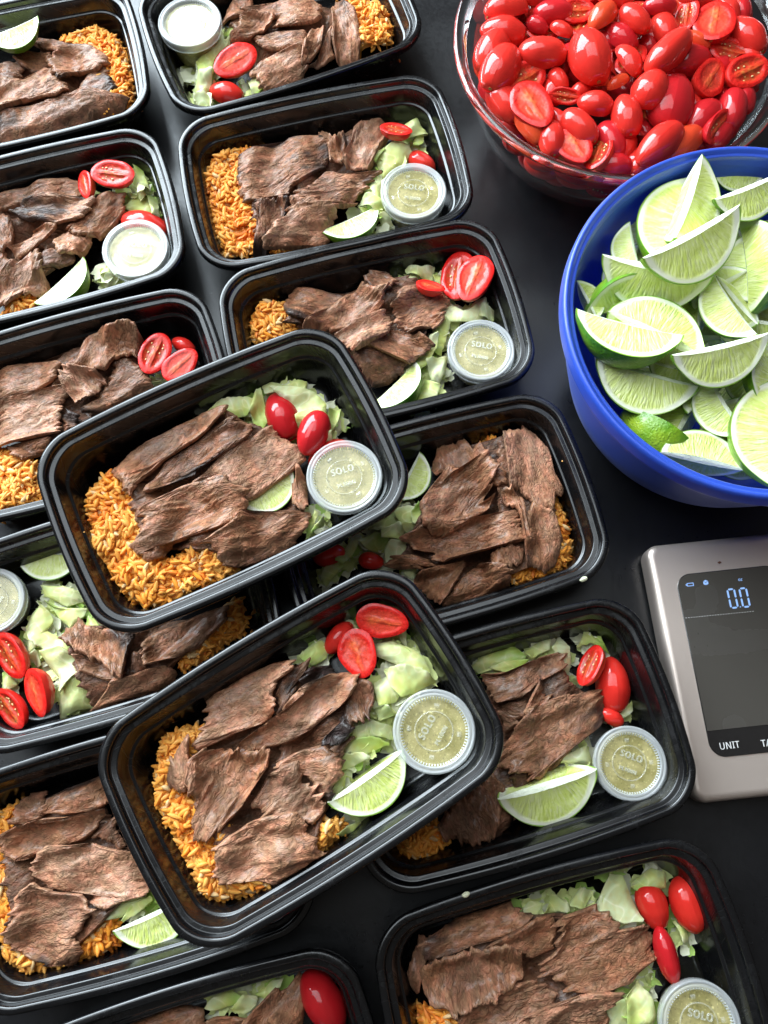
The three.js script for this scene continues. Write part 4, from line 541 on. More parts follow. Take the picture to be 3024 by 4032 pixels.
// ---------------------------------------------------------------- what each tray holds (outlines read off enlargements of the photograph: origin x, y and scale)
const F = { cornerTop: [0, 0, 2.0738], farTop: [600, 0, 1.2762], secondEdge: [0, 0, 1.659], middleTop: [600, 200, 1.2762], thirdEdge: [0, 1000, 1.659], middleLow: [800, 800, 1.185], byBlue: [1500, 1500, 1.659], fourthEdge: [0, 2000, 1.659], byScale: [1400, 2300, 1.185], fifthEdge: [0, 2900, 1.106], bottomCut: [0, 2900, 1.106], bottomCorner: [1424, 3200, 1.0369], raisedTop: [100, 1250, 1.0369], raisedLow: [350, 2150, 0.9759] };
const FOOD = {
  raisedTop: {
    rice: [[320, 620, 420, 640, 520, 740, 600, 760, 560, 860, 500, 940, 600, 990, 700, 890, 800, 930, 880, 1045, 700, 1120, 525, 1190, 430, 1165, 300, 1000, 248, 880, 235, 740, 285, 670]],
    cab: [[[720, 390, 760, 355, 790, 330, 900, 320, 940, 330, 930, 360, 900, 395, 830, 405, 760, 400], 0.55], [[955, 250, 1000, 248, 1060, 265, 1100, 250, 1148, 250, 1140, 300, 1100, 330, 1030, 290, 970, 300], 0.35], [[1000, 290, 1080, 280, 1180, 300, 1230, 350, 1220, 420, 1150, 400, 1100, 420, 1050, 330], 0.25], [[920, 400, 940, 290, 965, 285, 975, 350, 990, 420, 970, 460, 935, 450], 0.85], [[1100, 400, 1170, 370, 1225, 440, 1230, 480, 1170, 500, 1120, 470], 0.3], [[1240, 380, 1290, 360, 1280, 420, 1240, 490, 1225, 470], 0.7], [[1150, 840, 1180, 780, 1200, 790, 1160, 890, 1140, 905], 0.75], [[1170, 890, 1185, 860, 1222, 820, 1218, 852], 0.75], [[700, 905, 790, 870, 860, 840, 840, 890, 760, 915], 0.4], [[1180, 500, 1250, 470, 1260, 540, 1190, 560], 0.3]],
    beef: [[[690, 665, 800, 570, 900, 500, 1010, 440, 1050, 490, 1130, 520, 1155, 565, 1100, 620, 1000, 690, 910, 750, 830, 770, 740, 700], -30, { t: 0.5, c: 0, w: 'wide' }], [[480, 720, 560, 600, 640, 560, 740, 480, 830, 415, 930, 450, 920, 490, 860, 540, 800, 570, 700, 640, 600, 680, 500, 725], -30, { t: -0.1, c: 0.55, w: 'dark ended' }], [[350, 640, 400, 555, 470, 510, 600, 450, 740, 385, 840, 365, 800, 430, 690, 520, 590, 570, 500, 650, 470, 690, 445, 745, 400, 680], -28, { t: 0.3, c: 0.12, w: 'long narrow' }], [[480, 790, 560, 740, 680, 680, 820, 650, 850, 690, 905, 710, 910, 770, 860, 850, 760, 890, 640, 890, 600, 935, 570, 985, 510, 1000, 440, 960, 440, 930, 470, 900, 490, 860], -15, { t: 0.1, c: 0.15, w: 'broad folded' }], [[705, 940, 780, 905, 850, 850, 880, 800, 960, 795, 1100, 780, 1165, 790, 1160, 830, 1110, 900, 1050, 960, 960, 1000, 860, 1028, 790, 990, 780, 930], -12, { t: 0, c: 0.2, w: 'dark edged' }], [[1085, 700, 1110, 620, 1140, 650, 1150, 720, 1165, 780, 1120, 790, 1090, 760], 80, { t: 0.5, c: 0, w: 'small curled' }]],
    lime: [[1012, 722, 240, -38, 1, 5, 0]],
    tom: [[1245, 545, 200, -20, 's', 0, 1, 0], [1045, 392, 205, 68, 's', 0, 1, 0, { w: 'larger skin up' }], [1172, 458, 195, -68, 's', 0, 0.95, 1, { w: 'smaller skin up' }]],
    cup: [1302, 648, 312, -16],
  },
  raisedLow: {
    rice: [[270, 740, 330, 715, 390, 690, 450, 700, 440, 780, 420, 880, 420, 960, 450, 1040, 560, 1090, 540, 1250, 640, 1270, 850, 1130, 890, 1040, 980, 1050, 965, 1110, 905, 1170, 800, 1270, 660, 1335, 520, 1365, 480, 1388, 400, 1290, 340, 1190, 300, 1100, 250, 1000, 245, 900]],
    cab: [[[800, 420, 850, 370, 890, 355, 915, 380, 910, 430, 860, 460, 830, 450], 0.75], [[968, 275, 1010, 280, 1040, 330, 1010, 325], 0.15], [[1110, 195, 1150, 222, 1222, 245, 1232, 380, 1200, 340], 0.2], [[1100, 370, 1160, 360, 1240, 390, 1290, 430, 1315, 490, 1240, 480, 1150, 440, 1100, 420], 0.45], [[1090, 520, 1150, 500, 1200, 560, 1180, 600, 1110, 615], 0.35], [[1130, 470, 1220, 450, 1300, 480, 1337, 520, 1250, 565, 1200, 580, 1160, 540], 0.4], [[1090, 625, 1150, 605, 1175, 650, 1120, 672], 0.85], [[1000, 705, 1080, 665, 1160, 690, 1170, 745, 1080, 725, 1020, 745], 0.45], [[950, 785, 1010, 740, 1090, 730, 1155, 760, 1060, 805, 1000, 795], 0.6], [[870, 705, 930, 668, 945, 735, 890, 740], 0.9], [[930, 845, 980, 800, 1060, 790, 1090, 810, 1020, 845, 960, 865], 0.4], [[895, 945, 960, 900, 990, 860, 975, 960, 940, 975], 0.3], [[955, 1105, 1000, 1070, 1045, 1060, 1020, 1095, 980, 1115], 0.7]],
    beef: [[[710, 840, 800, 790, 900, 760, 960, 800, 985, 880, 940, 920, 930, 980, 890, 960, 830, 890, 760, 860], -10, { t: 0.2, c: 0.1, w: 'ragged' }], [[720, 560, 760, 470, 830, 440, 840, 470, 800, 520, 790, 580, 730, 650], -50, { t: -0.5, c: 0.2, w: 'dark back' }], [[1000, 560, 1040, 500, 1090, 530, 1100, 590, 1070, 650, 1010, 690, 960, 670, 985, 600], 70, { t: -0.5, c: 0.3, curl: 0.007, w: 'round dark' }], [[810, 520, 870, 460, 930, 460, 950, 500, 880, 530, 830, 552], -10, { t: -1, c: 1, curl: 0.006, w: 'blackened curled' }], [[900, 740, 960, 700, 975, 650, 1010, 690, 1000, 740, 950, 770, 900, 762], -40, { t: -1, c: 1, curl: 0.005, w: 'blackened' }], [[435, 590, 560, 500, 690, 450, 800, 435, 790, 480, 740, 510, 715, 560, 720, 640, 690, 680, 600, 700, 540, 730, 430, 785, 412, 770, 450, 680, 455, 620], -15, { t: 0.4, c: 0.02, w: 'broad pale' }], [[560, 770, 640, 720, 720, 670, 750, 620, 800, 560, 880, 510, 1000, 478, 1040, 490, 1025, 560, 940, 640, 860, 700, 760, 760, 640, 792], -35, { t: 0.3, c: 0.1, w: 'long diagonal' }], [[285, 880, 340, 780, 370, 720, 395, 740, 390, 800, 400, 880, 380, 940, 330, 950, 290, 920], 75, { t: 0.1, c: 0.05, w: 'small upright' }], [[630, 970, 680, 880, 780, 830, 820, 830, 820, 900, 890, 960, 920, 1010, 860, 1070, 760, 1060, 700, 1050, 620, 1000], -40, { t: 0.6, c: 0, fray: 0.004, w: 'frayed pale' }], [[390, 830, 440, 790, 570, 780, 640, 790, 700, 780, 690, 850, 640, 900, 610, 960, 590, 1010, 540, 1060, 480, 1100, 460, 1142, 410, 1100, 400, 1050, 430, 990, 410, 940, 395, 890], -60, { t: 0.2, c: 0.15, w: 'long bent' }], [[500, 1170, 540, 1110, 640, 1050, 760, 1015, 800, 1020, 840, 1050, 840, 1090, 890, 1115, 880, 1150, 905, 1190, 850, 1260, 790, 1260, 720, 1312, 640, 1280, 560, 1270, 510, 1302, 495, 1240], -10, { t: 0.25, c: 0.02, w: 'square flat' }]],
    lime: [[1095, 935, 335, -35, 1, 14, 0, { z: 0.004 }]],
    tom: [[958, 350, 150, -50, 's', 0, 0.9, 0, { w: 'half hidden skin up' }], [1033, 412, 195, 72, 'c', 8, 1.15, 1, { w: 'upright cut side up', z: 0.004 }], [1127, 288, 205, 10, 'c', 12, 0.95, 1, { w: 'sideways cut side up', z: 0.004 }]],
    cup: [1327, 712, 326, -62],
  },
  middleTop: {
    rice: [[263, 600, 340, 500, 480, 468, 575, 480, 500, 560, 480, 640, 500, 780, 560, 820, 560, 900, 530, 1020, 380, 1045, 310, 930, 280, 800, 265, 690], [590, 1005, 640, 950, 730, 950, 670, 1012]],
    cab: [[[965, 440, 1000, 405, 1020, 410, 1000, 480, 985, 480], 0.3], [[1160, 470, 1210, 440, 1250, 455, 1230, 500, 1180, 520], 0.7], [[1110, 530, 1200, 460, 1290, 470, 1310, 500, 1270, 540, 1230, 590, 1150, 635, 1140, 570], 0.55], [[1290, 480, 1320, 430, 1365, 415, 1365, 450, 1340, 485], 0.8], [[1255, 420, 1256, 375, 1270, 350, 1330, 318, 1350, 360, 1390, 398, 1330, 410], 0.5], [[1060, 695, 1110, 640, 1152, 605, 1152, 700, 1162, 760, 1100, 765], 0.6], [[1025, 765, 1090, 740, 1160, 770, 1180, 835, 1110, 805], 0.5], [[1135, 865, 1170, 850, 1215, 895, 1160, 905], 0.25], [[1090, 525, 1130, 500, 1170, 490, 1120, 555], 0.9]],
    beef: [[[700, 760, 880, 600, 1000, 620, 1080, 610, 1135, 600, 1080, 650, 1060, 700, 1000, 740, 950, 770, 870, 800, 800, 775], -8, { t: 0.1, c: 0.05, fray: 0.005, w: 'frayed' }], [[830, 442, 850, 388, 912, 430, 890, 465], 60, { t: 0.3, c: 0, w: 'small back' }], [[435, 550, 480, 520, 580, 500, 680, 455, 850, 440, 890, 460, 900, 530, 860, 600, 790, 640, 700, 690, 690, 740, 560, 760, 480, 792, 445, 740, 435, 660, 440, 600], -15, { t: 0.2, c: 0.5, w: 'widest charred' }], [[880, 480, 930, 430, 960, 403, 975, 450, 960, 520, 960, 572, 890, 575], 70, { t: 0.1, c: 0.2, curl: 0.006, w: 'crumpled' }], [[1010, 400, 1030, 365, 1150, 325, 1207, 370, 1170, 440, 1110, 500, 1085, 600, 1040, 612, 960, 592, 970, 540, 1000, 470], -60, { t: 0.4, c: 0.02, w: 'upright strip' }], [[500, 790, 560, 755, 640, 740, 690, 750, 670, 800, 640, 860, 600, 920, 570, 1000, 500, 1032, 520, 930, 545, 850, 530, 810], 100, { t: -0.5, c: 0.55, w: 'dark burnt edged' }], [[570, 960, 620, 880, 690, 800, 700, 750, 740, 740, 850, 770, 922, 790, 910, 830, 880, 850, 876, 900, 872, 972, 800, 966, 720, 960, 640, 980, 560, 1002], -12, { t: 0.3, c: 0.1, fray: 0.004, w: 'rippled' }]],
    lime: [[1012, 872, 300, -24, 1, -12, 2]],
    tom: [[1225, 392, 165, 10, 'c', -20, 1, 0, { w: 'cut side up half hidden', z: 0.01 }], [1355, 545, 150, 35, 's', 0, 1, 0, { w: 'skin up' }]],
    cup: [1312, 703, 332, 6],
  },
  middleLow: {
    rice: [[213, 560, 235, 478, 300, 437, 360, 470, 440, 530, 440, 590, 390, 630, 265, 665, 228, 645]],
    cab: [[[890, 370, 930, 330, 1000, 330, 1010, 370, 960, 420, 880, 467, 858, 460], 0.45], [[935, 290, 960, 265, 1010, 285, 1080, 256, 1070, 332, 990, 335, 940, 315], 0.3], [[1070, 330, 1120, 298, 1130, 370, 1110, 395, 1080, 352], 0.65], [[1105, 505, 1150, 460, 1220, 490, 1320, 430, 1332, 500, 1290, 562, 1150, 562], 0.1], [[1315, 485, 1387, 500, 1382, 548, 1310, 532], 0.3], [[1075, 605, 1120, 530, 1152, 560, 1132, 640, 1110, 705, 1068, 692], 0.7], [[935, 775, 1010, 720, 1050, 640, 1097, 618, 1092, 680, 1050, 742, 980, 792], 0.4], [[1038, 735, 1142, 712, 1132, 782, 1100, 832, 1060, 802], 0.1], [[975, 935, 1040, 820, 1112, 850, 1092, 912, 1010, 935], 0.6]],
    beef: [[[380, 602, 420, 560, 480, 580, 475, 610], 10, { t: -0.8, c: 0.6, w: 'tiny burnt' }], [[700, 700, 760, 650, 850, 680, 930, 700, 960, 720, 942, 772, 880, 812, 790, 832, 740, 762], 10, { t: -0.5, c: 0.3, w: 'dark lowest' }], [[370, 450, 410, 385, 440, 378, 560, 400, 657, 430, 640, 480, 560, 530, 480, 570, 410, 552, 375, 492], 10, { t: 0, c: 0.25, w: 'flat pointed' }], [[750, 350, 790, 320, 860, 323, 897, 370, 880, 422, 850, 442, 780, 402], 20, { t: -0.3, c: 0.5, curl: 0.005, w: 'knobbly charred' }], [[490, 580, 560, 510, 650, 450, 740, 385, 760, 400, 850, 430, 840, 480, 800, 530, 720, 570, 650, 590, 560, 597, 500, 592], -35, { t: 0.2, c: 0.1, fray: 0.004, w: 'diagonal frayed' }], [[740, 690, 800, 640, 900, 590, 1000, 620, 1082, 680, 1020, 722, 950, 762, 900, 742, 830, 682], 25, { t: 0, c: 0.25, w: 'pointed' }], [[610, 605, 660, 590, 680, 543, 760, 540, 850, 500, 882, 550, 870, 612, 830, 652, 770, 642, 710, 712, 640, 642], -25, { t: 0.5, c: 0.05, curl: 0.005, w: 'pinkish torn' }], [[875, 495, 920, 420, 960, 403, 1040, 390, 1120, 392, 1152, 450, 1100, 510, 1120, 552, 1070, 602, 980, 612, 910, 592, 900, 542], -20, { t: 0.2, c: 0.15, fray: 0.004, w: 'domed' }]],
    lime: [[915, 862, 300, -44, 1, -28, 1, { col: 1, z: 0.004, burnt: 1 }]],
    tom: [[1062, 382, 140, 15, 'c', -30, 1, 1, { w: 'small half hidden' }], [1190, 335, 225, 98, 'c', 14, 1, 0, { w: 'rear cut side up' }], [1258, 380, 222, 113, 'c', 10, 1, 1, { w: 'front cut side up', z: 0.005 }]],
    cup: [1297, 683, 316, 9],
  },
  byBlue: {
    rice: [[600, 430, 700, 360, 830, 370, 1000, 380, 1130, 700, 1200, 850, 1240, 960, 1255, 1090, 1225, 1205, 1150, 1265, 1060, 1290, 900, 1335, 800, 1310, 750, 1150, 800, 900, 720, 600]],
    cab: [[[1200, 1055, 1215, 1020, 1270, 980, 1302, 1010, 1260, 1052, 1220, 1090], 0.5, { f: [100, 1250, 1.0369] }], [[1265, 995, 1310, 930, 1350, 880, 1375, 890, 1340, 960, 1300, 1015], 0.45, { f: [100, 1250, 1.0369] }], [[1355, 905, 1430, 868, 1485, 900, 1472, 955, 1400, 942], 0.9, { f: [100, 1250, 1.0369] }], [[1465, 975, 1500, 898, 1572, 930, 1562, 995, 1490, 1005], 0.15, { f: [100, 1250, 1.0369] }], [[1395, 855, 1440, 800, 1512, 788, 1565, 840, 1500, 875], 0.5, { f: [100, 1250, 1.0369] }], [[1495, 785, 1560, 758, 1602, 770, 1592, 855, 1540, 862], 0.55, { f: [100, 1250, 1.0369] }], [[0, 965, 120, 918, 165, 960, 140, 1032, 0, 1025], 0.4], [[130, 925, 250, 915, 255, 960, 180, 1005, 145, 975], 0.3], [[195, 855, 250, 785, 265, 850, 232, 945, 205, 935], 0.8], [[20, 1105, 60, 1040, 160, 1048, 182, 1155, 30, 1185], 0.1], [[180, 1180, 250, 1200, 210, 1290, 150, 1260], 0.25]],
    beef: [[[340, 500, 370, 405, 420, 400, 490, 400, 500, 353, 540, 355, 590, 450, 640, 440, 700, 480, 712, 540, 600, 590, 470, 600, 350, 622, 330, 560], 80, { t: -0.1, c: 0.2, w: 'rear dark' }], [[720, 570, 780, 550, 827, 590, 812, 640, 770, 692, 730, 662], 30, { t: 0, c: 0.1, w: 'small knobbly' }], [[720, 1130, 760, 1090, 900, 1080, 942, 1090, 930, 1180, 850, 1222, 790, 1192, 740, 1202], 85, { t: 0.1, c: 0.1, w: 'short under' }], [[10, 1192, 90, 1150, 200, 1130, 320, 1170, 332, 1190, 272, 1232, 180, 1202, 60, 1212], 5, { t: 0, c: 0.1, fray: 0.005, w: 'thin shredded' }], [[400, 1460, 450, 1390, 520, 1290, 600, 1220, 720, 1210, 800, 1222, 830, 1300, 847, 1342, 760, 1382, 640, 1402, 520, 1432, 430, 1477], -10, { t: 0.1, c: 0.05, w: 'flat lower' }], [[200, 1300, 260, 1260, 380, 1220, 550, 1170, 562, 1210, 500, 1300, 440, 1400, 390, 1462, 330, 1422, 260, 1352], -35, { t: -0.1, c: 0.1, w: 'smooth greyish' }], [[95, 1042, 180, 1010, 260, 960, 400, 980, 560, 940, 720, 890, 860, 860, 910, 890, 920, 960, 952, 1000, 950, 1062, 820, 1090, 700, 1070, 560, 1132, 400, 1202, 330, 1190, 320, 1130, 200, 1120], -12, { t: 0.1, c: 0.1, fray: 0.005, w: 'longest stringy' }], [[790, 340, 840, 310, 920, 290, 935, 253, 980, 280, 1060, 350, 1112, 400, 1115, 520, 1160, 600, 1212, 700, 1190, 747, 1140, 740, 1130, 842, 1040, 832, 900, 712, 830, 702, 830, 600, 810, 500, 815, 400], 80, { t: 0.3, c: 0.03, w: 'tall pinkish' }], [[755, 720, 830, 720, 930, 760, 940, 862, 1000, 800, 1130, 850, 1170, 950, 1202, 1040, 1160, 1152, 1120, 1222, 1080, 1242, 940, 1217, 950, 1060, 920, 930, 880, 850, 800, 790], 85, { t: 0, c: 0.15, w: 'tall dark' }], [[260, 800, 330, 690, 400, 610, 440, 560, 530, 600, 600, 560, 665, 488, 717, 560, 737, 640, 700, 720, 660, 800, 740, 768, 700, 850, 640, 902, 530, 972, 440, 1012, 350, 1037, 270, 982, 255, 900], -35, { t: 0.1, c: 0.1, curl: 0.005, fold: 0.003, w: 'glossy folded' }]],
    lime: [[228, 645, 330, 118, -1, 8, 0]],
    tom: [[1240, 965, 140, -12, 's', 0, 1, 0, { f: [100, 1250, 1.0369], w: 'larger skin up' }], [1412, 990, 108, 10, 's', 0, 1, 1, { f: [100, 1250, 1.0369], w: 'round skin up' }]],
  },
  thirdEdge: {
    rice: [[-60, 1250, 80, 1290, 180, 1350, 260, 1380, 270, 1480, 280, 1600, 230, 1650, -30, 1690]],
    cab: [[[365, 825, 390, 750, 470, 730, 485, 740, 420, 848], 0.3], [[408, 712, 470, 635, 547, 640, 520, 712, 470, 745], 0.75], [[975, 800, 1060, 798, 1062, 838, 985, 862], 0.55]],
    beef: [[[-40, 740, 150, 710, 400, 713, 425, 740, 390, 800, 360, 842, 200, 902, -40, 950], -5, { t: 0.3, c: 0.05, w: 'flat rear' }], [[60, 1260, 260, 1220, 345, 1200, 290, 1302, 180, 1372, 100, 1332], -15, { t: -0.1, c: 0.1, w: 'lowest' }], [[400, 1062, 440, 1010, 520, 1050, 505, 1112, 420, 1165], 20, { t: -0.6, c: 0.2, w: 'small shaded' }], [[640, 960, 700, 870, 740, 800, 740, 690, 830, 680, 900, 720, 970, 790, 987, 860, 900, 932, 760, 1002, 700, 1032, 560, 1052, 530, 1032], -15, { t: 0, c: 0.35, w: 'dark rimmed' }], [[490, 760, 540, 650, 600, 560, 680, 500, 712, 418, 800, 412, 870, 430, 920, 500, 942, 570, 900, 682, 860, 662, 760, 692, 700, 782, 600, 772], 112, { t: -0.2, c: 0.2, curl: 0.016, c0: 1, c1: 0.1, fold: 0.006, fray: 0.0012, crumple: 0.004, w: 'tall curled' }], [[-40, 962, 130, 930, 300, 900, 400, 860, 470, 840, 552, 820, 460, 902, 400, 972, 390, 1062, 390, 1102, 412, 1160, 300, 1192, 150, 1232, -40, 1290], -10, { t: 0.5, c: 0, fray: 0.004, w: 'broad pale' }], [[420, 800, 480, 770, 560, 773, 650, 790, 702, 830, 660, 922, 570, 972, 530, 1017, 490, 962, 440, 902], 40, { t: 0.7, c: 0, curl: 0.006, crumple: 0.006, w: 'small crumpled' }]],  // the small dark slice has its shade put into the tone
    tom: [[1190, 585, 165, 30, 's', 0, 0.9, 0, { w: 'rear' }], [1010, 648, 285, 114, 'c', -8, 1, 0, { w: 'seedy cut side up', z: 0.004 }], [1177, 722, 275, -42, 'c', 8, 1, 1, { w: 'wet cut side up', z: 0.006 }]],
  },
  secondEdge: {
    rice: [[-30, 2070, 60, 1960, 140, 1930, 220, 1920, 240, 1975, 275, 2010, 150, 2055, -30, 2085]],
    cab: [[[740, 1235, 830, 1210, 832, 1275, 750, 1292], 0.4], [[645, 1262, 740, 1238, 732, 1302, 655, 1312], 0.7], [[590, 1300, 640, 1195, 652, 1220, 620, 1305], 0.85], [[795, 1335, 870, 1280, 962, 1270, 1002, 1402, 930, 1412, 860, 1372], 0.8], [[845, 1240, 912, 1250, 882, 1295, 850, 1285], 0.7], [[965, 1280, 1022, 1268, 1047, 1432, 1008, 1432], 0.6], [[790, 1030, 870, 1003, 930, 1200, 962, 1240, 920, 1272, 870, 1132], 0.5], [[880, 1003, 942, 1030, 992, 1180, 992, 1252, 940, 1252, 930, 1152], 0.45], [[635, 1765, 690, 1680, 722, 1785, 660, 1805], 0.3], [[635, 1895, 740, 1810, 805, 1830, 765, 1865], 0.15]],
    beef: [[[-150, 1640, 40, 1640, 75, 1720, 30, 1830, -150, 1960], -30, { t: -0.4, c: 0.2, w: 'shaded edge' }], [[-150, 1380, 60, 1400, 82, 1480, 70, 1600, 40, 1652, -150, 1665], 80, { t: -0.3, c: 0.2, w: 'dark edge' }], [[290, 1702, 360, 1650, 500, 1660, 492, 1722, 400, 1762, 300, 1802], -20, { t: -0.6, c: 0.2, w: 'shaded low' }], [[360, 1572, 440, 1520, 540, 1560, 602, 1570, 582, 1622, 520, 1692, 400, 1702, 380, 1642], -40, { t: 0.1, c: 0.1, w: 'short' }], [[-40, 1240, 100, 1230, 280, 1180, 420, 1143, 490, 1158, 532, 1250, 500, 1282, 380, 1282, 200, 1302, -40, 1320], -12, { t: 0.3, c: 0, w: 'rear long' }], [[480, 1482, 560, 1400, 660, 1310, 720, 1290, 832, 1288, 810, 1382, 760, 1442, 700, 1502, 640, 1562, 560, 1572, 490, 1552], -30, { t: 0.3, c: 0.05, fray: 0.004, w: 'frayed' }], [[90, 1382, 180, 1310, 330, 1288, 450, 1290, 560, 1300, 642, 1310, 602, 1372, 560, 1422, 480, 1452, 340, 1462, 200, 1442, 120, 1422], 8, { t: 0.5, c: 0.3, w: 'broad pale' }], [[80, 1642, 200, 1540, 330, 1480, 392, 1490, 330, 1542, 200, 1642, 110, 1692], -30, { t: 0.4, c: 0.02, w: 'narrow strip' }], [[-30, 1880, 40, 1810, 60, 1740, 150, 1710, 200, 1660, 272, 1660, 292, 1780, 297, 1880, 240, 1922, 180, 1912, 100, 1972, -30, 2030], -50, { t: 0.6, c: 0, w: 'torn pale' }]],  // first and third slice hold their shade in a darker colour
    lime: [[425, 1858, 420, -43, 1, -14, 2, { col: 2, z: 0.004 }]],
    tom: [[553, 1205, 175, 76, 'c', 35, 0.9, 1, { w: 'orange edge on', col: 1, z: 0.008 }], [930, 1448, 330, 22, 's', 0, 0.9, 0, { w: 'skin up behind the cup' }], [735, 1130, 288, 6, 'c', 6, 1, 0, { w: 'large round cut side up', z: 0.012 }]],
    cup: [882, 1620, 432, 4],
  },
  cornerTop: {
    rice: [[440, 300, 560, 262, 700, 248, 760, 195, 930, 258, 990, 350, 1045, 500, 1085, 650, 1095, 800, 1045, 875, 900, 935, 750, 955, 650, 750, 800, 560, 680, 420, 560, 380]],
    beef: [[[-30, 490, 60, 480, 160, 530, 192, 570, 150, 602, 140, 662, 60, 712, -30, 730], 10, { t: 0.6, c: 0, w: 'small pale' }], [[115, 472, 170, 418, 300, 428, 420, 440, 442, 480, 380, 562, 250, 592, 170, 562], 15, { t: -0.1, c: 0.2, w: 'knobbly' }], [[245, 290, 310, 273, 400, 300, 560, 360, 642, 380, 600, 412, 480, 432, 380, 402, 310, 342], 20, { t: 0, c: 0.25, w: 'narrow rear' }], [[100, 862, 250, 820, 400, 790, 560, 760, 760, 748, 930, 790, 1062, 788, 1000, 852, 880, 912, 780, 962, 600, 1022, 400, 1082, 200, 1132, -40, 1170, -40, 900], -12, { t: -0.3, c: 0.35, w: 'large dark' }], [[-40, 770, 120, 668, 260, 608, 400, 560, 460, 620, 540, 700, 572, 760, 480, 822, 360, 812, 200, 852, 100, 872, -40, 950], -25, { t: 0.4, c: 0.1, w: 'wide wrinkled' }], [[450, 600, 400, 540, 520, 430, 700, 400, 800, 440, 892, 480, 897, 560, 830, 622, 700, 632, 580, 642, 500, 692], 0, { t: 0, c: 0.55, w: 'grey charred' }]],
    lime: [[165, 352, 430, -22, 1, 12, 0, { z: 0.01 }]],
  },
  farTop: {
    rice: [[960, -40, 1060, -30, 1150, 10, 1192, 60, 1212, 120, 1202, 190, 1150, 232, 1060, 262, 1010, 230, 1010, 120]],
    cab: [[[345, 142, 440, 108, 437, 152, 380, 182], 0.8], [[140, 342, 200, 310, 218, 362, 190, 372], 0.45], [[210, 292, 330, 180, 345, 130, 362, 190, 402, 170, 370, 232, 330, 292, 300, 382, 240, 382], 0.45], [[195, 432, 240, 368, 312, 370, 290, 422, 240, 472], 0.4], [[195, 482, 260, 450, 302, 490, 270, 522, 222, 517], 0.1], [[425, 400, 450, 383, 482, 442, 465, 462], 0.55], [[475, 392, 520, 368, 548, 432, 500, 458], 0.5], [[325, 492, 370, 478, 392, 497, 340, 507], 0.05]],
    beef: [[[345, 102, 370, 20, 400, -10, 510, -10, 490, 62, 430, 102, 350, 132], -40, { t: 0.1, c: 0.15, w: 'rear' }], [[510, 190, 600, 170, 720, 173, 770, 158, 782, 230, 680, 252, 560, 237], 5, { t: 0.2, c: 0.05, w: 'middle' }], [[440, 72, 560, 30, 620, 10, 760, -10, 850, 20, 842, 92, 740, 152, 640, 172, 600, 152, 640, 92, 520, 82], -10, { t: 0.2, c: 0.1, w: 'wide upper' }], [[380, 212, 430, 150, 450, 98, 540, 83, 622, 90, 602, 152, 500, 192, 400, 207], -20, { t: 0.1, c: 0.15, w: 'dark edged small' }], [[790, 352, 850, 300, 880, 200, 912, 170, 902, 262, 922, 292, 862, 342], -70, { t: 0.2, c: 0, w: 'thin frayed' }], [[500, 352, 540, 300, 620, 270, 720, 250, 772, 238, 762, 332, 730, 382, 640, 422, 560, 432, 520, 392], -25, { t: 0.3, c: 0.1, curl: 0.005, w: 'bark-like' }], [[750, 362, 760, 280, 800, 178, 842, 138, 872, 160, 852, 242, 800, 332], -70, { t: 0.1, c: 0.05, w: 'upright strip' }], [[900, 42, 920, -10, 960, 10, 1020, 60, 1042, 150, 1047, 230, 1030, 272, 960, 302, 920, 272, 900, 202, 905, 122], 80, { t: 0, c: 0.15, w: 'leaf shaped' }]],
    tom: [[415, 300, 235, -32, 'c', 10, 1, 1, { w: 'orange cut side up', col: 1, z: 0.004 }], [367, 447, 180, 14, 's', 0, 0.95, 0, { w: 'bright red skin up' }]],
    cup: [186, 105, 312, 10, { z: 0.004 }],
  },
  fourthEdge: {
    rice: [[1180, 970, 1300, 900, 1390, 800, 1480, 680, 1500, 590, 1560, 575, 1605, 680, 1605, 800, 1450, 885, 1360, 965, 1240, 1035, 1140, 1085]],
    cab: [[[98, 850, 200, 858, 252, 902, 200, 955], 0.1], [[-10, 1062, 60, 1078, 102, 1152, 60, 1185, -10, 1165], 0.55], [[195, 975, 260, 928, 282, 1032, 240, 1045], 0.1], [[560, 690, 620, 730, 662, 792, 600, 812, 548, 762], 0.75], [[585, 1135, 700, 1108, 712, 1142, 620, 1215], 0.2], [[232, 490, 300, 498, 400, 500, 512, 540, 542, 600, 430, 642, 340, 602, 270, 562], 0.45], [[285, 600, 360, 640, 460, 650, 552, 640, 540, 702, 450, 782, 380, 722], 0.6], [[368, 1215, 440, 1120, 560, 1088, 592, 1140, 560, 1232, 572, 1302, 480, 1322, 358, 1392], 0.5], [[158, 792, 190, 690, 260, 608, 330, 680, 360, 742, 300, 802, 440, 872, 482, 922, 380, 1002, 260, 902, 200, 852], 0.4], [[255, 932, 400, 900, 480, 950, 522, 1042, 470, 1122, 400, 1202, 368, 1102, 298, 1022], 0.25]],
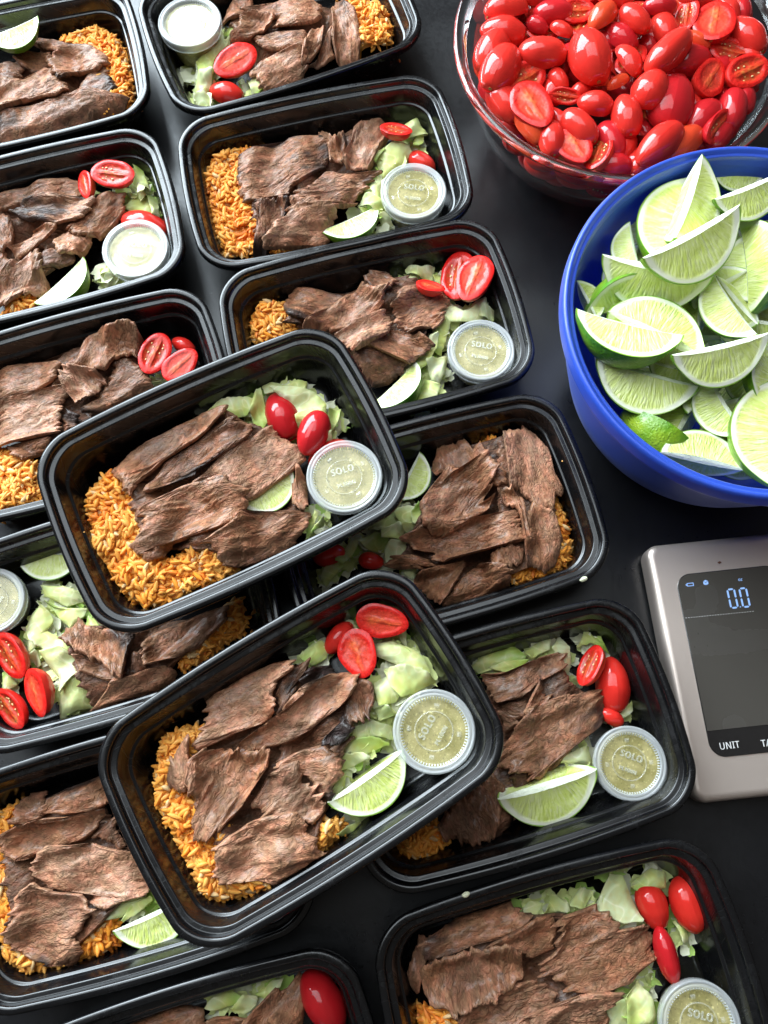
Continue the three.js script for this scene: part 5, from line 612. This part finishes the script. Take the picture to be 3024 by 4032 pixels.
    beef: [[[840, 1122, 870, 950, 930, 918, 962, 1042, 900, 1102], 70, { t: -0.7, c: 0.3, w: 'shaded' }], [[490, 962, 560, 950, 700, 1010, 822, 1082, 780, 1112, 720, 1142, 600, 1102, 530, 1072], 20, { t: -0.3, c: 0.1, w: 'dark under' }], [[545, 1362, 600, 1290, 700, 1180, 760, 1110, 830, 1130, 940, 1060, 1060, 1030, 1132, 1050, 1110, 1122, 1000, 1202, 860, 1242, 700, 1292, 620, 1342], -25, { t: 0.1, c: 0.1, w: 'long lower' }], [[930, 882, 1000, 820, 1200, 740, 1400, 660, 1482, 638, 1492, 740, 1390, 832, 1300, 922, 1180, 982, 1050, 1012, 960, 1032, 945, 952], -25, { t: 0.1, c: 0.1, w: 'broad' }], [[390, 852, 440, 790, 512, 738, 560, 780, 680, 780, 800, 820, 892, 830, 870, 922, 840, 1042, 830, 1122, 700, 1032, 560, 952, 470, 902], 78, { t: 0, c: 0.3, curl: 0.005, w: 'folded over' }]],  // first slice gets its shade as a darker tone
    lime: [[300, 355, 430, 7, 1, 6, 0]],
    tom: [[62, 965, 330, 58, 'c', 25, 0.9, 0, { w: 'rear cut', z: 0.003 }], [60, 1312, 300, 55, 'c', 25, 0.85, 2, { w: 'front cut', z: 0.003 }], [232, 1208, 325, 72, 'c', 38, 1, 1, { w: 'tilted cut', z: 0.008 }]],
    cup: [-58, 607, 462, -60],
  },
  byScale: {
    rice: [[185, 1235, 290, 1148, 370, 1105, 420, 1130, 440, 1200, 385, 1262, 270, 1295, 218, 1262], [640, 1080, 700, 1050, 735, 1090, 690, 1145]],
    cab: [[[545, 372, 600, 320, 740, 278, 802, 330, 780, 352, 640, 392, 580, 412], 0.8], [[615, 392, 700, 355, 812, 350, 780, 382, 700, 412], 0.7], [[785, 322, 850, 270, 917, 248, 912, 302, 850, 332, 820, 362], 0.5], [[918, 292, 960, 238, 1002, 290, 1012, 352, 1000, 442, 980, 452, 960, 362], 0.1], [[1040, 292, 1072, 215, 1092, 213, 1085, 250, 1150, 238, 1197, 330, 1160, 302, 1100, 272], 0.7], [[865, 502, 920, 430, 962, 428, 940, 482, 962, 542, 900, 565], 0.8], [[935, 492, 990, 448, 1042, 470, 1010, 492], 0.5], [[1175, 602, 1250, 590, 1312, 528, 1307, 592, 1240, 635], 0.4], [[995, 792, 1090, 750, 1122, 862, 1040, 842, 928, 832], 0.15], [[635, 892, 720, 908, 722, 952, 680, 922], 0.4], [[695, 972, 760, 900, 822, 908, 740, 965], 0.6]],
    beef: [[[660, 602, 720, 550, 800, 530, 802, 590, 760, 642, 700, 702, 690, 642], 20, { t: -0.6, c: 0.3, w: 'dark under' }], [[590, 417, 700, 410, 800, 380, 850, 340, 960, 308, 997, 370, 960, 402, 880, 442, 840, 482, 760, 532, 660, 562, 620, 492], -25, { t: -0.2, c: 0.2, w: 'rear dark' }], [[380, 1122, 470, 1010, 560, 950, 640, 888, 702, 940, 692, 1022, 670, 1102, 667, 1242, 610, 1284, 560, 1242, 500, 1192, 420, 1202], 75, { t: -0.3, c: 0.1, fray: 0.004, w: 'fan shaped' }], [[660, 852, 720, 700, 760, 640, 800, 540, 855, 438, 872, 520, 920, 540, 980, 518, 1060, 510, 1167, 483, 1177, 632, 1080, 722, 1000, 782, 920, 832, 870, 917, 760, 892, 690, 882], -35, { t: 0.2, c: 0.12, fray: 0.005, w: 'largest reddish' }]],
    lime: [[915, 1010, 455, -17, 1, 24, 0, { z: 0.006 }]],
    tom: [[1200, 618, 130, 30, 's', 0, 0.9, 0, { w: 'half hidden' }], [1092, 378, 205, 113, 'c', 50, 0.9, 0, { w: 'orange tilted cut', col: 1, z: 0.004 }], [1212, 468, 272, 84, 's', 0, 0.92, 0, { w: 'long skin up' }]],
    cup: [1283, 836, 352, 20],
  },
  fifthEdge: {
    rice: [[-20, 330, 60, 285, 90, 380, 40, 440, 40, 520, 140, 560, 160, 620, 110, 680, 100, 780, 60, 860, 110, 950, 300, 990, 370, 900, 380, 815, 500, 785, 525, 900, 440, 955, 330, 975, 110, 1045, -20, 950]],
    cab: [[[412, 762, 470, 738, 560, 718, 642, 698, 620, 742, 540, 792, 440, 795], 0.35], [[530, 808, 560, 738, 650, 698, 655, 722, 580, 785], 0.6], [[615, 942, 700, 928, 832, 903, 760, 952, 700, 988], 0.7]],
    beef: [[[60, 382, 80, 270, 130, 248, 190, 238, 202, 330, 150, 382], 10, { t: -0.4, c: 0.15, w: 'dark rear' }], [[390, 442, 450, 380, 490, 358, 545, 480, 520, 492, 440, 432], -50, { t: -0.2, c: 0.1, w: 'half hidden' }], [[190, 332, 210, 258, 280, 228, 420, 168, 445, 180, 470, 290, 400, 332, 300, 342, 240, 332], -20, { t: 0, c: 0.2, curl: 0.005, w: 'ridged rear' }], [[-20, 442, 60, 400, 200, 350, 360, 340, 472, 308, 440, 372, 390, 432, 340, 462, 220, 472, 150, 532, 80, 542, 30, 492], -15, { t: 0.2, c: 0.1, w: 'long upper' }], [[150, 602, 170, 510, 220, 470, 400, 463, 480, 490, 560, 498, 612, 560, 642, 650, 642, 692, 540, 722, 470, 752, 400, 722, 400, 672, 300, 672, 210, 662], 5, { t: 0.4, c: 0.02, w: 'broad smooth' }], [[30, 882, 80, 760, 90, 680, 160, 628, 240, 670, 380, 680, 412, 750, 380, 822, 340, 862, 372, 922, 310, 1012, 240, 1002, 130, 972, 80, 922], -10, { t: 0.3, c: 0.05, w: 'lowest square' }]],
    lime: [[680, 828, 345, -25, 1, 14, 1, { z: 0.003 }]],
  },
  bottomCut: {
    cab: [[[882, 1192, 920, 1138, 1000, 1108, 1052, 1120, 1030, 1162, 940, 1205], 0.6], [[1105, 1132, 1180, 1068, 1232, 1058, 1222, 1092, 1150, 1145], 0.55], [[998, 1192, 1060, 1118, 1122, 1128, 1112, 1182, 1060, 1220], 0.3]],
    beef: [[[560, 1262, 700, 1200, 800, 1178, 882, 1188, 902, 1230, 880, 1320, 580, 1330], -15, { t: 0, c: 0.1, w: 'flat' }], [[900, 1232, 1000, 1208, 1102, 1228, 1080, 1310, 900, 1310], 10, { t: -0.2, c: 0.1, w: 'middle' }], [[1060, 1232, 1130, 1160, 1200, 1088, 1242, 1108, 1300, 1038, 1337, 1060, 1332, 1162, 1310, 1270, 1100, 1300], -60, { t: 0.1, c: 0.1, curl: 0.004, w: 'upright' }]],
    tom: [[1402, 1165, 300, 58, 's', 0, 0.9, 2, { w: 'large dark red', col: 2 }]],
  },
  bottomCorner: {
    rice: [[215, 900, 240, 810, 320, 785, 400, 795, 410, 900, 230, 920]],
    cab: [[[655, 402, 690, 363, 742, 370, 720, 422, 680, 424], 0.4], [[738, 412, 780, 328, 792, 330, 780, 370, 842, 360, 852, 402, 780, 404], 0.5], [[845, 372, 900, 308, 967, 330, 920, 372, 910, 398], 0.5], [[1015, 482, 1000, 418, 1080, 428, 1142, 440, 1040, 478], 0.5], [[955, 392, 1020, 258, 1072, 258, 1100, 330, 1152, 442, 1070, 452, 1000, 422], 0.1], [[1105, 302, 1190, 230, 1257, 248, 1252, 312, 1150, 342], 0.7], [[1275, 442, 1330, 480, 1355, 562, 1310, 525], 0.4], [[1145, 662, 1190, 638, 1192, 722, 1160, 692], 0.6], [[1005, 802, 1080, 758, 1092, 890, 1020, 900], 0.35], [[1075, 762, 1130, 688, 1192, 760, 1212, 832, 1202, 890, 1090, 890], 0.55]],
    beef: [[[180, 662, 230, 518, 300, 498, 262, 622, 230, 762, 200, 722], 80, { t: -0.3, c: 0.2, w: 'dark edge' }], [[230, 542, 300, 490, 380, 448, 500, 420, 612, 368, 692, 430, 640, 472, 560, 512, 400, 562, 280, 602], -25, { t: 0, c: 0.1, fray: 0.004, w: 'rear' }], [[500, 542, 600, 490, 700, 420, 770, 418, 802, 470, 780, 562, 700, 592, 620, 562], -25, { t: 0, c: 0.15, w: 'middle ridged' }], [[790, 432, 880, 400, 950, 378, 1012, 430, 1060, 470, 1150, 458, 1197, 520, 1190, 572, 1252, 580, 1150, 652, 1100, 702, 1000, 722, 880, 732, 790, 692, 720, 622, 780, 562, 800, 482], -25, { t: 0.1, c: 0.1, fray: 0.005, w: 'largest frayed' }], [[390, 832, 480, 770, 620, 698, 680, 688, 802, 740, 780, 802, 700, 890, 400, 900], -20, { t: 0.2, c: 0.05, w: 'lower' }], [[690, 812, 780, 770, 900, 730, 1010, 718, 1082, 740, 1010, 802, 1000, 900, 690, 900], -15, { t: 0.4, c: 0, fray: 0.004, w: 'pinkish edged' }], [[235, 642, 290, 590, 400, 568, 500, 540, 600, 518, 652, 560, 662, 640, 610, 702, 500, 772, 400, 797, 280, 782, 250, 722], 84, { t: 0.1, c: 0.1, w: 'cracked front' }]],
    tom: [[1258, 592, 250, 74, 's', 0, 0.62, 0, { w: 'slender' }], [1198, 388, 215, 70, 's', 0, 0.98, 1, { w: 'plump scarred' }], [1345, 384, 250, 70, 's', 0, 0.92, 0, { w: 'outermost' }]],
    cup: [1385, 868, 345, 15],
  },
};
const far = (t, list) => list.slice().sort((a, b) => a.u - b.u);
for (const [name, d] of Object.entries(FOOD)) {
  const t = TRAYS[name], fr = F[name];
  seed = name.split('').reduce((s, c) => s * 31 + c.charCodeAt(0), 7) | 0;
  bed(t, fr, d); rice(t, fr, d); shreds(t, fr, d);
  for (const b of d.cab ?? []) cabbage(t, fr, b);
  if (name !== 'bottomCut') underBeef(t, fr, d);
  for (const b of d.beef ?? []) beef(t, fr, b);
  const L = (d.lime ?? []).map((b) => lime(t, fr, b));
  L.forEach((o) => tag(o.g, 'lime wedge lying in ' + t.d, 'lime wedge', 'lime wedges in the trays'));
  for (const b of d.tom ?? []) { const r = tomato(t, fr, b); tag(r.g, (b[8]?.w ?? (b[4] === 'c' ? 'cut side up' : 'skin up lowest')) + ' red tomato half in ' + t.d, 'tomato half', 'tomato halves in the trays'); }
  if (d.cup) cup(t, fr, d.cup);
  for (const b of t.beef ?? []) tag(b.g, b.o.w + ' ' + (b.burn > 0.9 ? 'beef piece' : 'brown beef slice') + ' in ' + t.d, 'beef slice', 'beef slices in the trays');
  far(t, t.leaves ?? []).forEach((b, i) => tag(b.g, (b.big > 0.019 ? 'broad ' : '') + (b.green > 0.65 ? 'green' : b.green > 0.25 ? 'pale green' : 'whitish') + ' cabbage, ' + ord[i] + ' from the beef in ' + t.d, 'cabbage', 'cabbage pieces in the trays'));
}

// ---------------------------------------------------------------- the glass bowl of halved tomatoes and the blue bowl of lime wedges
const clockWord = (place, u, v) => { const a = Math.atan2(u, -v) * 180 / Math.PI, h = Math.round(((a + 360) % 360) / 30) || 12; return ['twelve', 'one', 'two', 'three', 'four', 'five', 'six', 'seven', 'eight', 'nine', 'ten', 'eleven', 'twelve'][h] + " o'clock"; };
const ringWord = (r, R) => (r > 0.78 * R ? 'by the wall' : r > 0.45 * R ? 'midway out' : 'near the centre');
function uniq(base, list) { return base; }
function nameAll(list, R, what, bowl, cat, grp) {     // a label that points to one of many: where it lies in the bowl and which way it is turned
  const seen = new Map();
  for (const o of list) { const k = `${o.adj} ${what} ${ringWord(Math.hypot(o.u, o.v), R)} of the ${bowl}, ${clockWord(null, o.u, o.v)}`; if (!seen.has(k)) seen.set(k, []); seen.get(k).push(o); }
  for (const [k, l] of seen) { l.sort((a, b) => Math.hypot(a.u, a.v) - Math.hypot(b.u, b.v)); l.forEach((o, i) => tag(o.g, k + (l.length > 1 ? ['', ', next outward', ', third outward', ', fourth outward'][i] ?? ', outermost' : ''), cat, grp)); }
}
{
  seed = 4242;
  const t = { d: 'the glass bowl', p: new Place(V(GLASS.x, GLASS.h, GLASS.z), V(1, 0, 0), UP, [0.13, 0.13]) }; t.dome = (u, v) => { const r = Math.hypot(u, v) / GLASS.R; return -0.0135 + 0.009 * (1 - r * r); };
  const fr = [1724, 0, 1.2762], list = [];
  // hidden under the others but showing through the glass wall
  const low = [], W3 = ['lowest', 'lower', 'half buried', 'rim-side'];
  for (let ringN = 0; ringN < 4; ringN++) { const y = [0.022, 0.042, 0.061, 0.078][ringN], rad = [0.0725, 0.088, 0.0955, 0.0985][ringN], n = [15, 19, 22, 22][ringN]; for (let i = 0; i < n; i++) { const a = (i / n) * 6.283 + ringN * 0.3 + rr(-0.08, 0.08), out = V(Math.cos(a), 0, Math.sin(a)), tan = V(-Math.sin(a), rr(-0.5, 0.5), Math.cos(a)).normalize(), nrm = (rnd() < 0.3 ? out.clone() : out.clone().negate()).addScaledVector(UP, rr(-0.4, 0.4)); nrm.addScaledVector(tan, -nrm.dot(tan)).normalize(); const g = tomatoAt('tomato_half', V(GLASS.x, y + rr(-0.004, 0.004), GLASS.z).addScaledVector(out, rad - (nrm.dot(out) < 0 ? 0.008 : 0)), tan, nrm, rr(0.031, 0.038), 1, Math.floor(rnd() * 3), rnd() < 0.3 ? 2 : 0); low.push({ g, u: g.position.x - GLASS.x, v: g.position.z - GLASS.z, adj: W3[ringN] }); } }
  for (let k = 0; k < 3; k++) for (let i = 0; i < 16; i++) { const a = rr(0, 6.28), r = 0.085 * Math.sqrt((i + 0.5) / 16), g = tomatoAt('tomato_half', V(GLASS.x + r * Math.cos(a), 0.066 + rr(-0.006, 0.006), GLASS.z + r * Math.sin(a)), V(Math.cos(a * 3), 0.1, Math.sin(a * 3)).normalize(), V(0, rnd() < 0.6 ? -1 : 1, 0), 0.037, 1, Math.floor(rnd() * 3), rnd() < 0.3 ? 2 : 0); g.rotateX(rr(-0.5, 0.5)); low.push({ g, u: g.position.x - GLASS.x, v: g.position.z - GLASS.z, adj: 'buried' }); if (k) break; }
  nameAll(low, GLASS.R, 'tomato half', 'glass bowl', 'tomato half', 'tomato halves buried low in the glass bowl');
  const D = [
    [700, 330, 140, 70, 's', 0, 1, 0, { z: -0.012, col: 2 }], [421, 275, 110, 40, 'c', 30, 1, 1, { z: -0.012 }], [1062, 205, 130, 60, 's', 20, 1, 0, { z: -0.011, col: 2 }], [862, 185, 160, 30, 's', 0, 1, 0, { z: -0.01, col: 2 }], [1040, 645, 160, 60, 's', 0, 1, 0, { z: -0.013, col: 2 }], [980, 785, 130, 60, 's', 0, 1, 1, { z: -0.013, col: 2 }], [1440, 482, 140, 80, 's', 0, 1, 0, { z: -0.012, col: 2 }], [250, 440, 150, 60, 's', 0, 1, 0, { z: -0.012, col: 2 }], [1290, 840, 200, -30, 's', 0, 1, 0, { z: -0.014, col: 2 }], [1560, 690, 170, -50, 's', 0, 1, 0, { z: -0.01, col: 2 }], [540, 640, 170, 60, 's', 0, 1, 0, { z: -0.014, col: 2 }], [1330, 300, 180, 20, 's', 0, 1, 0, { z: -0.012, col: 2 }], [560, 300, 180, 0, 's', 0, 1, 0, { z: -0.014, col: 2 }],
    [590, 40, 230, 0, 's', 0, 1, 0, { col: 2, z: -0.005 }], [350, 18, 245, -5, 's', 25, 1, 0], [505, 112, 135, 30, 's', 0, 1, 1, { z: -0.006, col: 2 }], [335, 128, 255, 8, 's', 0, 1, 0], [188, 275, 235, 97, 's', 0, 1, 0, { col: 1, z: -0.006 }], [262, 232, 240, 116, 's', 0, 1, 2, { z: -0.002 }], [625, 135, 135, 30, 's', 15, 1, 0, { z: -0.005 }], [700, 50, 195, -4, 'c', 12, 1.1, 0, { z: -0.004 }], [1125, 8, 190, 0, 's', 0, 1, 0, { col: 2 }], [930, 162, 205, 40, 's', 10, 1, 0, { z: -0.006, col: 2 }], [1150, 112, 185, 68, 's', 0, 1, 1, { z: -0.004 }], [1250, 72, 175, 98, 'c', 30, 0.9, 0, { z: -0.004 }], [1470, 30, 155, 62, 's', 0, 1, 0], [1568, 12, 150, 78, 's', 0, 1, 0], [1300, -40, 200, 10, 's', 0, 1, 0], [900, -50, 220, 20, 's', 0, 1, 0], [500, -60, 220, 0, 's', 0, 1, 0], [1640, -30, 200, 50, 's', 0, 1, 0],
    [610, 385, 140, 62, 's', 0, 1, 0, { z: -0.005 }], [1270, 280, 255, -16, 's', 0, 1, 0, { z: -0.006, col: 2 }], [1470, 252, 218, 14, 'c', 16, 1, 0, { z: -0.004 }], [1310, 186, 165, 24, 's', 0, 0.8, 1, { col: 1, z: -0.002 }], [310, 308, 270, 118, 's', 0, 1, 0, { z: 0.003 }], [535, 236, 275, 4, 's', 0, 1, 0, { z: 0.001 }], [835, 55, 175, -50, 's', 18, 1, 0, { col: 1, z: 0.001 }], [1000, 70, 195, 44, 's', 0, 1, 0, { z: 0.002 }], [775, 252, 290, 70, 's', 0, 1, 2, { z: 0.002, col: 0 }], [962, 285, 200, 58, 's', 35, 0.95, 0, { z: -0.001 }], [1572, 148, 250, 46, 's', 0, 1, 0], [1390, 100, 212, 100, 'c', 12, 1.25, 1, { z: 0.002 }], [1180, 215, 310, -43, 's', 0, 0.7, 0, { z: 0.007 }],
    [1560, 352, 235, -26, 'c', 12, 1.1, 0, { z: 0.001 }], [1375, 385, 200, -58, 'c', 25, 1.1, 1, { z: -0.001 }], [440, 390, 235, -32, 'c', 14, 1.1, 0, { z: -0.003 }], [250, 522, 245, 58, 's', 0, 0.95, 0, { z: -0.004 }], [720, 440, 130, -32, 's', 0, 1, 0, { z: -0.005 }], [640, 482, 180, 8, 'c', 40, 0.75, 0, { col: 1, z: -0.003 }], [822, 390, 100, 20, 's', 0, 0.9, 0, { col: 1 }], [915, 400, 135, -30, 's', 30, 0.8, 0, { col: 1, z: -0.001 }], [1190, 472, 300, 102, 's', 0, 1.05, 1, { z: -0.003, col: 2 }], [475, 522, 275, 57, 'c', 8, 1, 1, { z: 0.003 }], [800, 500, 200, 10, 's', 0, 1.1, 0, { z: 0.001 }], [960, 552, 225, 78, 's', 0, 0.95, 0, { z: 0.002 }], [1082, 422, 210, -62, 's', 0, 1.15, 1, { z: 0.004 }], [1640, 500, 180, 80, 's', 0, 1, 0, { z: -0.004, col: 2 }], [1550, 548, 220, 98, 's', 0, 0.9, 0, { z: -0.003 }],
    [400, 632, 270, 62, 's', 0, 0.7, 0, { z: -0.002, col: 1 }], [610, 585, 165, 52, 's', 0, 0.8, 0, { z: -0.003 }], [880, 682, 215, 66, 's', 0, 1, 0, { z: -0.005, col: 2 }], [720, 612, 240, 44, 's', 0, 0.95, 0, { z: 0.001 }], [1455, 682, 175, -46, 's', 0, 1, 0, { z: -0.006, col: 2 }], [1345, 562, 225, -44, 's', 0, 1, 0, { z: -0.004, col: 2 }], [1412, 635, 205, -52, 'c', 50, 0.8, 0, { z: -0.002 }], [1690, 260, 200, 60, 's', 0, 1, 0, { z: -0.004 }], [1660, 420, 180, 20, 's', 0, 1, 0, { z: -0.008, col: 2 }], [540, 722, 200, 82, 's', 0, 0.95, 0, { z: 0 }], [800, 782, 200, 112, 'c', 35, 1, 2, { z: -0.003, col: 1 }], [675, 762, 210, 56, 'c', 10, 1.15, 1, { z: 0.002 }], [895, 838, 210, 2, 's', 0, 1, 0, { z: -0.004, col: 2 }], [1250, 695, 260, -44, 's', 20, 0.8, 0, { z: -0.005, col: 1 }], [1140, 710, 305, -42, 's', 0, 0.78, 0, { z: 0.004, col: 0 }], [1060, 855, 190, -26, 's', 0, 1, 0, { z: -0.004 }],
  ];
  for (let i = 0; i < 34; i++) { const A = i * 2.399, r = 0.1 * Math.sqrt((i + 0.5) / 34), w = V(GLASS.x + r * Math.cos(A), GLASS.h - 0.02, GLASS.z + r * Math.sin(A)).sub(EYE), f = FPX / w.dot(cFwd), px = W0 / 2 + w.dot(cRt) * f, py = H0 / 2 - w.dot(cUp) * f; D.unshift([(px - 1724) * 1.2762, py * 1.2762, rr(165, 215), rr(0, 180), rnd() < 0.3 ? 'c' : 's', rr(-10, 25), rr(0.85, 1), Math.floor(rnd() * 3), { z: -0.0125 + rr(-0.002, 0.003), col: rnd() < 0.6 ? 2 : 0 }]); }
  for (const d of D) { const r = tomato(t, fr, d); list.push({ ...r, adj: (d[8]?.col === 1 ? 'orange' : d[8]?.col === 2 ? 'dark red' : 'red') + (d[4] === 'c' ? ' cut-face-up' : ' skin-up') }); }
  nameAll(list, GLASS.R, 'tomato half', 'glass bowl', 'tomato half', 'halved tomatoes in the glass bowl');

  const b = { d: 'the blue bowl', p: new Place(V(BLUE.x, BLUE.h, BLUE.z), V(1, 0, 0), UP, [0.13, 0.13]) }; b.dome = (u, v) => { const r = Math.hypot(u, v) / BLUE.R; return -0.02 + 0.016 * (1 - r * r); };
  const lf = [2250, 600, 2.1434], limes = [], deep = [], LD = [
    [600, 700, 560, 90, 1, 30, 1, { z: -0.03 }], [1000, 700, 560, 20, 1, 40, 0, { z: -0.032 }], [1350, 700, 560, 70, -1, 30, 1, { z: -0.028 }], [1000, 1200, 560, 100, 1, 30, 0, { z: -0.03 }], [1450, 1500, 560, 10, 1, 40, 0, { z: -0.03 }], [850, 1650, 560, 60, 1, 30, 1, { z: -0.026 }], [350, 1700, 480, 80, -1, 20, 1, { z: -0.03 }], [1250, 2350, 560, 100, 1, 30, 1, { z: -0.03 }], [900, 2150, 560, 120, 1, 30, 0, { z: -0.03 }], [400, 1000, 460, 110, 1, 30, 1, { z: -0.03 }], [1500, 2000, 560, 30, 1, 30, 1, { z: -0.028 }], [600, 1500, 560, 40, 1, 40, 0, { z: -0.03 }],
    [560, 2000, 520, 50, 1, 30, 0, { z: -0.034 }], [1120, 1950, 560, 140, 1, 20, 1, { z: -0.022 }], [1180, 1080, 520, 150, 1, 25, 0, { z: -0.022 }], [1420, 1000, 560, 80, 1, 20, 2, { z: -0.022 }], [1350, 2600, 520, 40, 1, 20, 0, { z: -0.03 }], [900, 1900, 500, 10, 1, 20, 2, { z: -0.022 }],
    // hidden bottom layer first
    [500, 900, 560, 30, 1, 20, 0, { z: -0.05 }], [900, 1000, 560, -30, 1, 30, 1, { z: -0.05 }], [1300, 900, 560, 70, -1, 30, 0, { z: -0.05 }], [700, 1900, 560, 10, 1, 30, 0, { z: -0.05 }], [1200, 1900, 560, 60, 1, 20, 1, { z: -0.05 }], [1650, 1500, 560, 100, 1, 20, 0, { z: -0.05 }], [1000, 1500, 560, 0, -1, 30, 2, { z: -0.05 }], [400, 1500, 500, 60, -1, 30, 2, { z: -0.045 }], [1900, 1000, 600, 40, 1, 20, 0, { z: -0.03 }], [2100, 1500, 600, 90, 1, 20, 0, { z: -0.02 }], [2000, 2000, 600, 20, 1, 20, 0, { z: -0.02 }], [1900, 600, 560, -20, 1, 30, 0, { z: -0.02 }],
    [185, 1225, 340, 62, -1, 15, 1, { z: -0.008, w: 'pale' }], [455, 815, 400, 78, 1, 24, 1, { z: -0.01, w: 'shaded' }], [1570, 900, 760, 84, -1, -62, 0, { z: -0.012, col: 1, w: 'dark green rind-up' }], [1435, 1240, 500, 50, -1, 40, 1, { z: -0.02, w: 'thin pale' }], [770, 2330, 700, 30, 1, -84, 2, { z: -0.02, col: 2, w: 'yellowish rind-up' }], [1200, 2170, 600, 58, 1, 38, 1, { z: -0.01, col: 2, w: 'shaded grey-faced' }], [1400, 215, 430, 8, 1, 22, 0, { z: -0.006, w: 'rear' }],
    [680, 1115, 900, 11, 1, 46, 1, { z: -0.003, w: 'long' }], [1275, 1330, 620, 55, 1, 16, 1, { z: -0.008, w: 'upright pale' }], [520, 1220, 780, -8, -1, -58, 0, { z: -0.012, w: 'green rind-up' }], [820, 545, 800, 112, 1, 4, 2, { z: -0.005, w: 'large round' }], [1095, 450, 700, 108, -1, 28, 1, { z: 0.008, w: 'tall yellowish' }], [1530, 395, 600, -22, 1, 30, 0, { z: 0.006, w: 'pointed' }], [1070, 830, 880, -29, 1, 33, 1, { z: 0.015, w: 'yellow-faced' }],
    [1660, 1800, 520, 118, 1, -25, 0, { z: -0.006, w: 'narrow' }], [600, 1985, 860, 17, 1, 14, 0, { z: -0.01, w: 'broad' }], [770, 1420, 840, 26, -1, 6, 2, { z: -0.004, w: 'bright' }], [1110, 2500, 680, 12, -1, 8, 0, { z: -0.01, col: 1, w: 'lowest' }], [1600, 2340, 880, 93, 1, 4, 2, { z: -0.004, w: 'largest round' }], [1275, 1765, 800, -13, 1, 33, 1, { z: 0.009, w: 'two-faced ridge-up' }], [475, 1540, 900, 14, 1, -16, 2, { z: 0.01, w: 'whitest' }],
  ];
  LD.forEach((d, i) => { const r = lime(b, lf, d); if (i < 30) deep.push({ ...r, adj: i < 12 ? 'half buried' : 'deep lying' }); else limes.push({ ...r, adj: d[7].w }); });
  nameAll(deep, BLUE.R, 'lime wedge', 'blue bowl', 'lime wedge', 'lime wedges buried low in the blue bowl');
  nameAll(limes, BLUE.R, 'lime wedge', 'blue bowl', 'lime wedge', 'lime wedges in the blue bowl');
}
// crumbs that fell on the trays
for (const [px, py, name, h, s, pale, lab] of [[327, 2099, 'raisedTop', -0.0175, 1.3, 0, 'orange crumb stuck on the inner wall of the upper raised tray'], [918, 450, 'middleTop', -0.0045, 1.8, 0, 'orange crumb on the rim of the tray left of the glass bowl'], [2298, 2281, 'byBlue', 0.0004, 2.0, 1, 'pale cabbage crumb on the rim of the tray below the blue bowl'], [2219, 1816, 'byBlue', -0.012, 1.2, 0, 'orange crumb on the inner wall of the tray below the blue bowl'], [315, 3863, 'fifthEdge', -0.0448, 2.0, 0, 'orange rice crumb on the floor of the tray under the lower raised tray'], [1834, 3523, 'bottomCorner', 0.0004, 2.0, 1, 'pale crumb on the rim of the bottom corner tray'], [660, 3388, 'raisedLow', -0.017, 1.0, 1, 'pale crumb on the inner wall of the lower raised tray']]) {
  const p = TRAYS[name].p, [u, v] = p.at(px, py, h), g = thing('food_crumb'), ge = new THREE.IcosahedronGeometry(0.001, 1), q = ge.attributes.position; for (let i = 0; i < q.count; i++) { const k = 0.75 + 0.5 * vn(q.getX(i) * 1500 + px, q.getZ(i) * 1500 + q.getY(i) * 900); q.setXYZ(i, q.getX(i) * k * s * 1.3, q.getY(i) * k * s * 0.6, q.getZ(i) * k * s * 0.8); } ge.computeVertexNormals();
  p.put(g, u, h + 0.0004, v); part('crumb', ge, pale ? M.crumbPale : M.crumbOrange, g); tag(g, lab, 'crumb');
}

for (const [l, n] of labels) if (n > 1) console.log('label used', n, 'times:', l);
renderer.render(scene, camera);
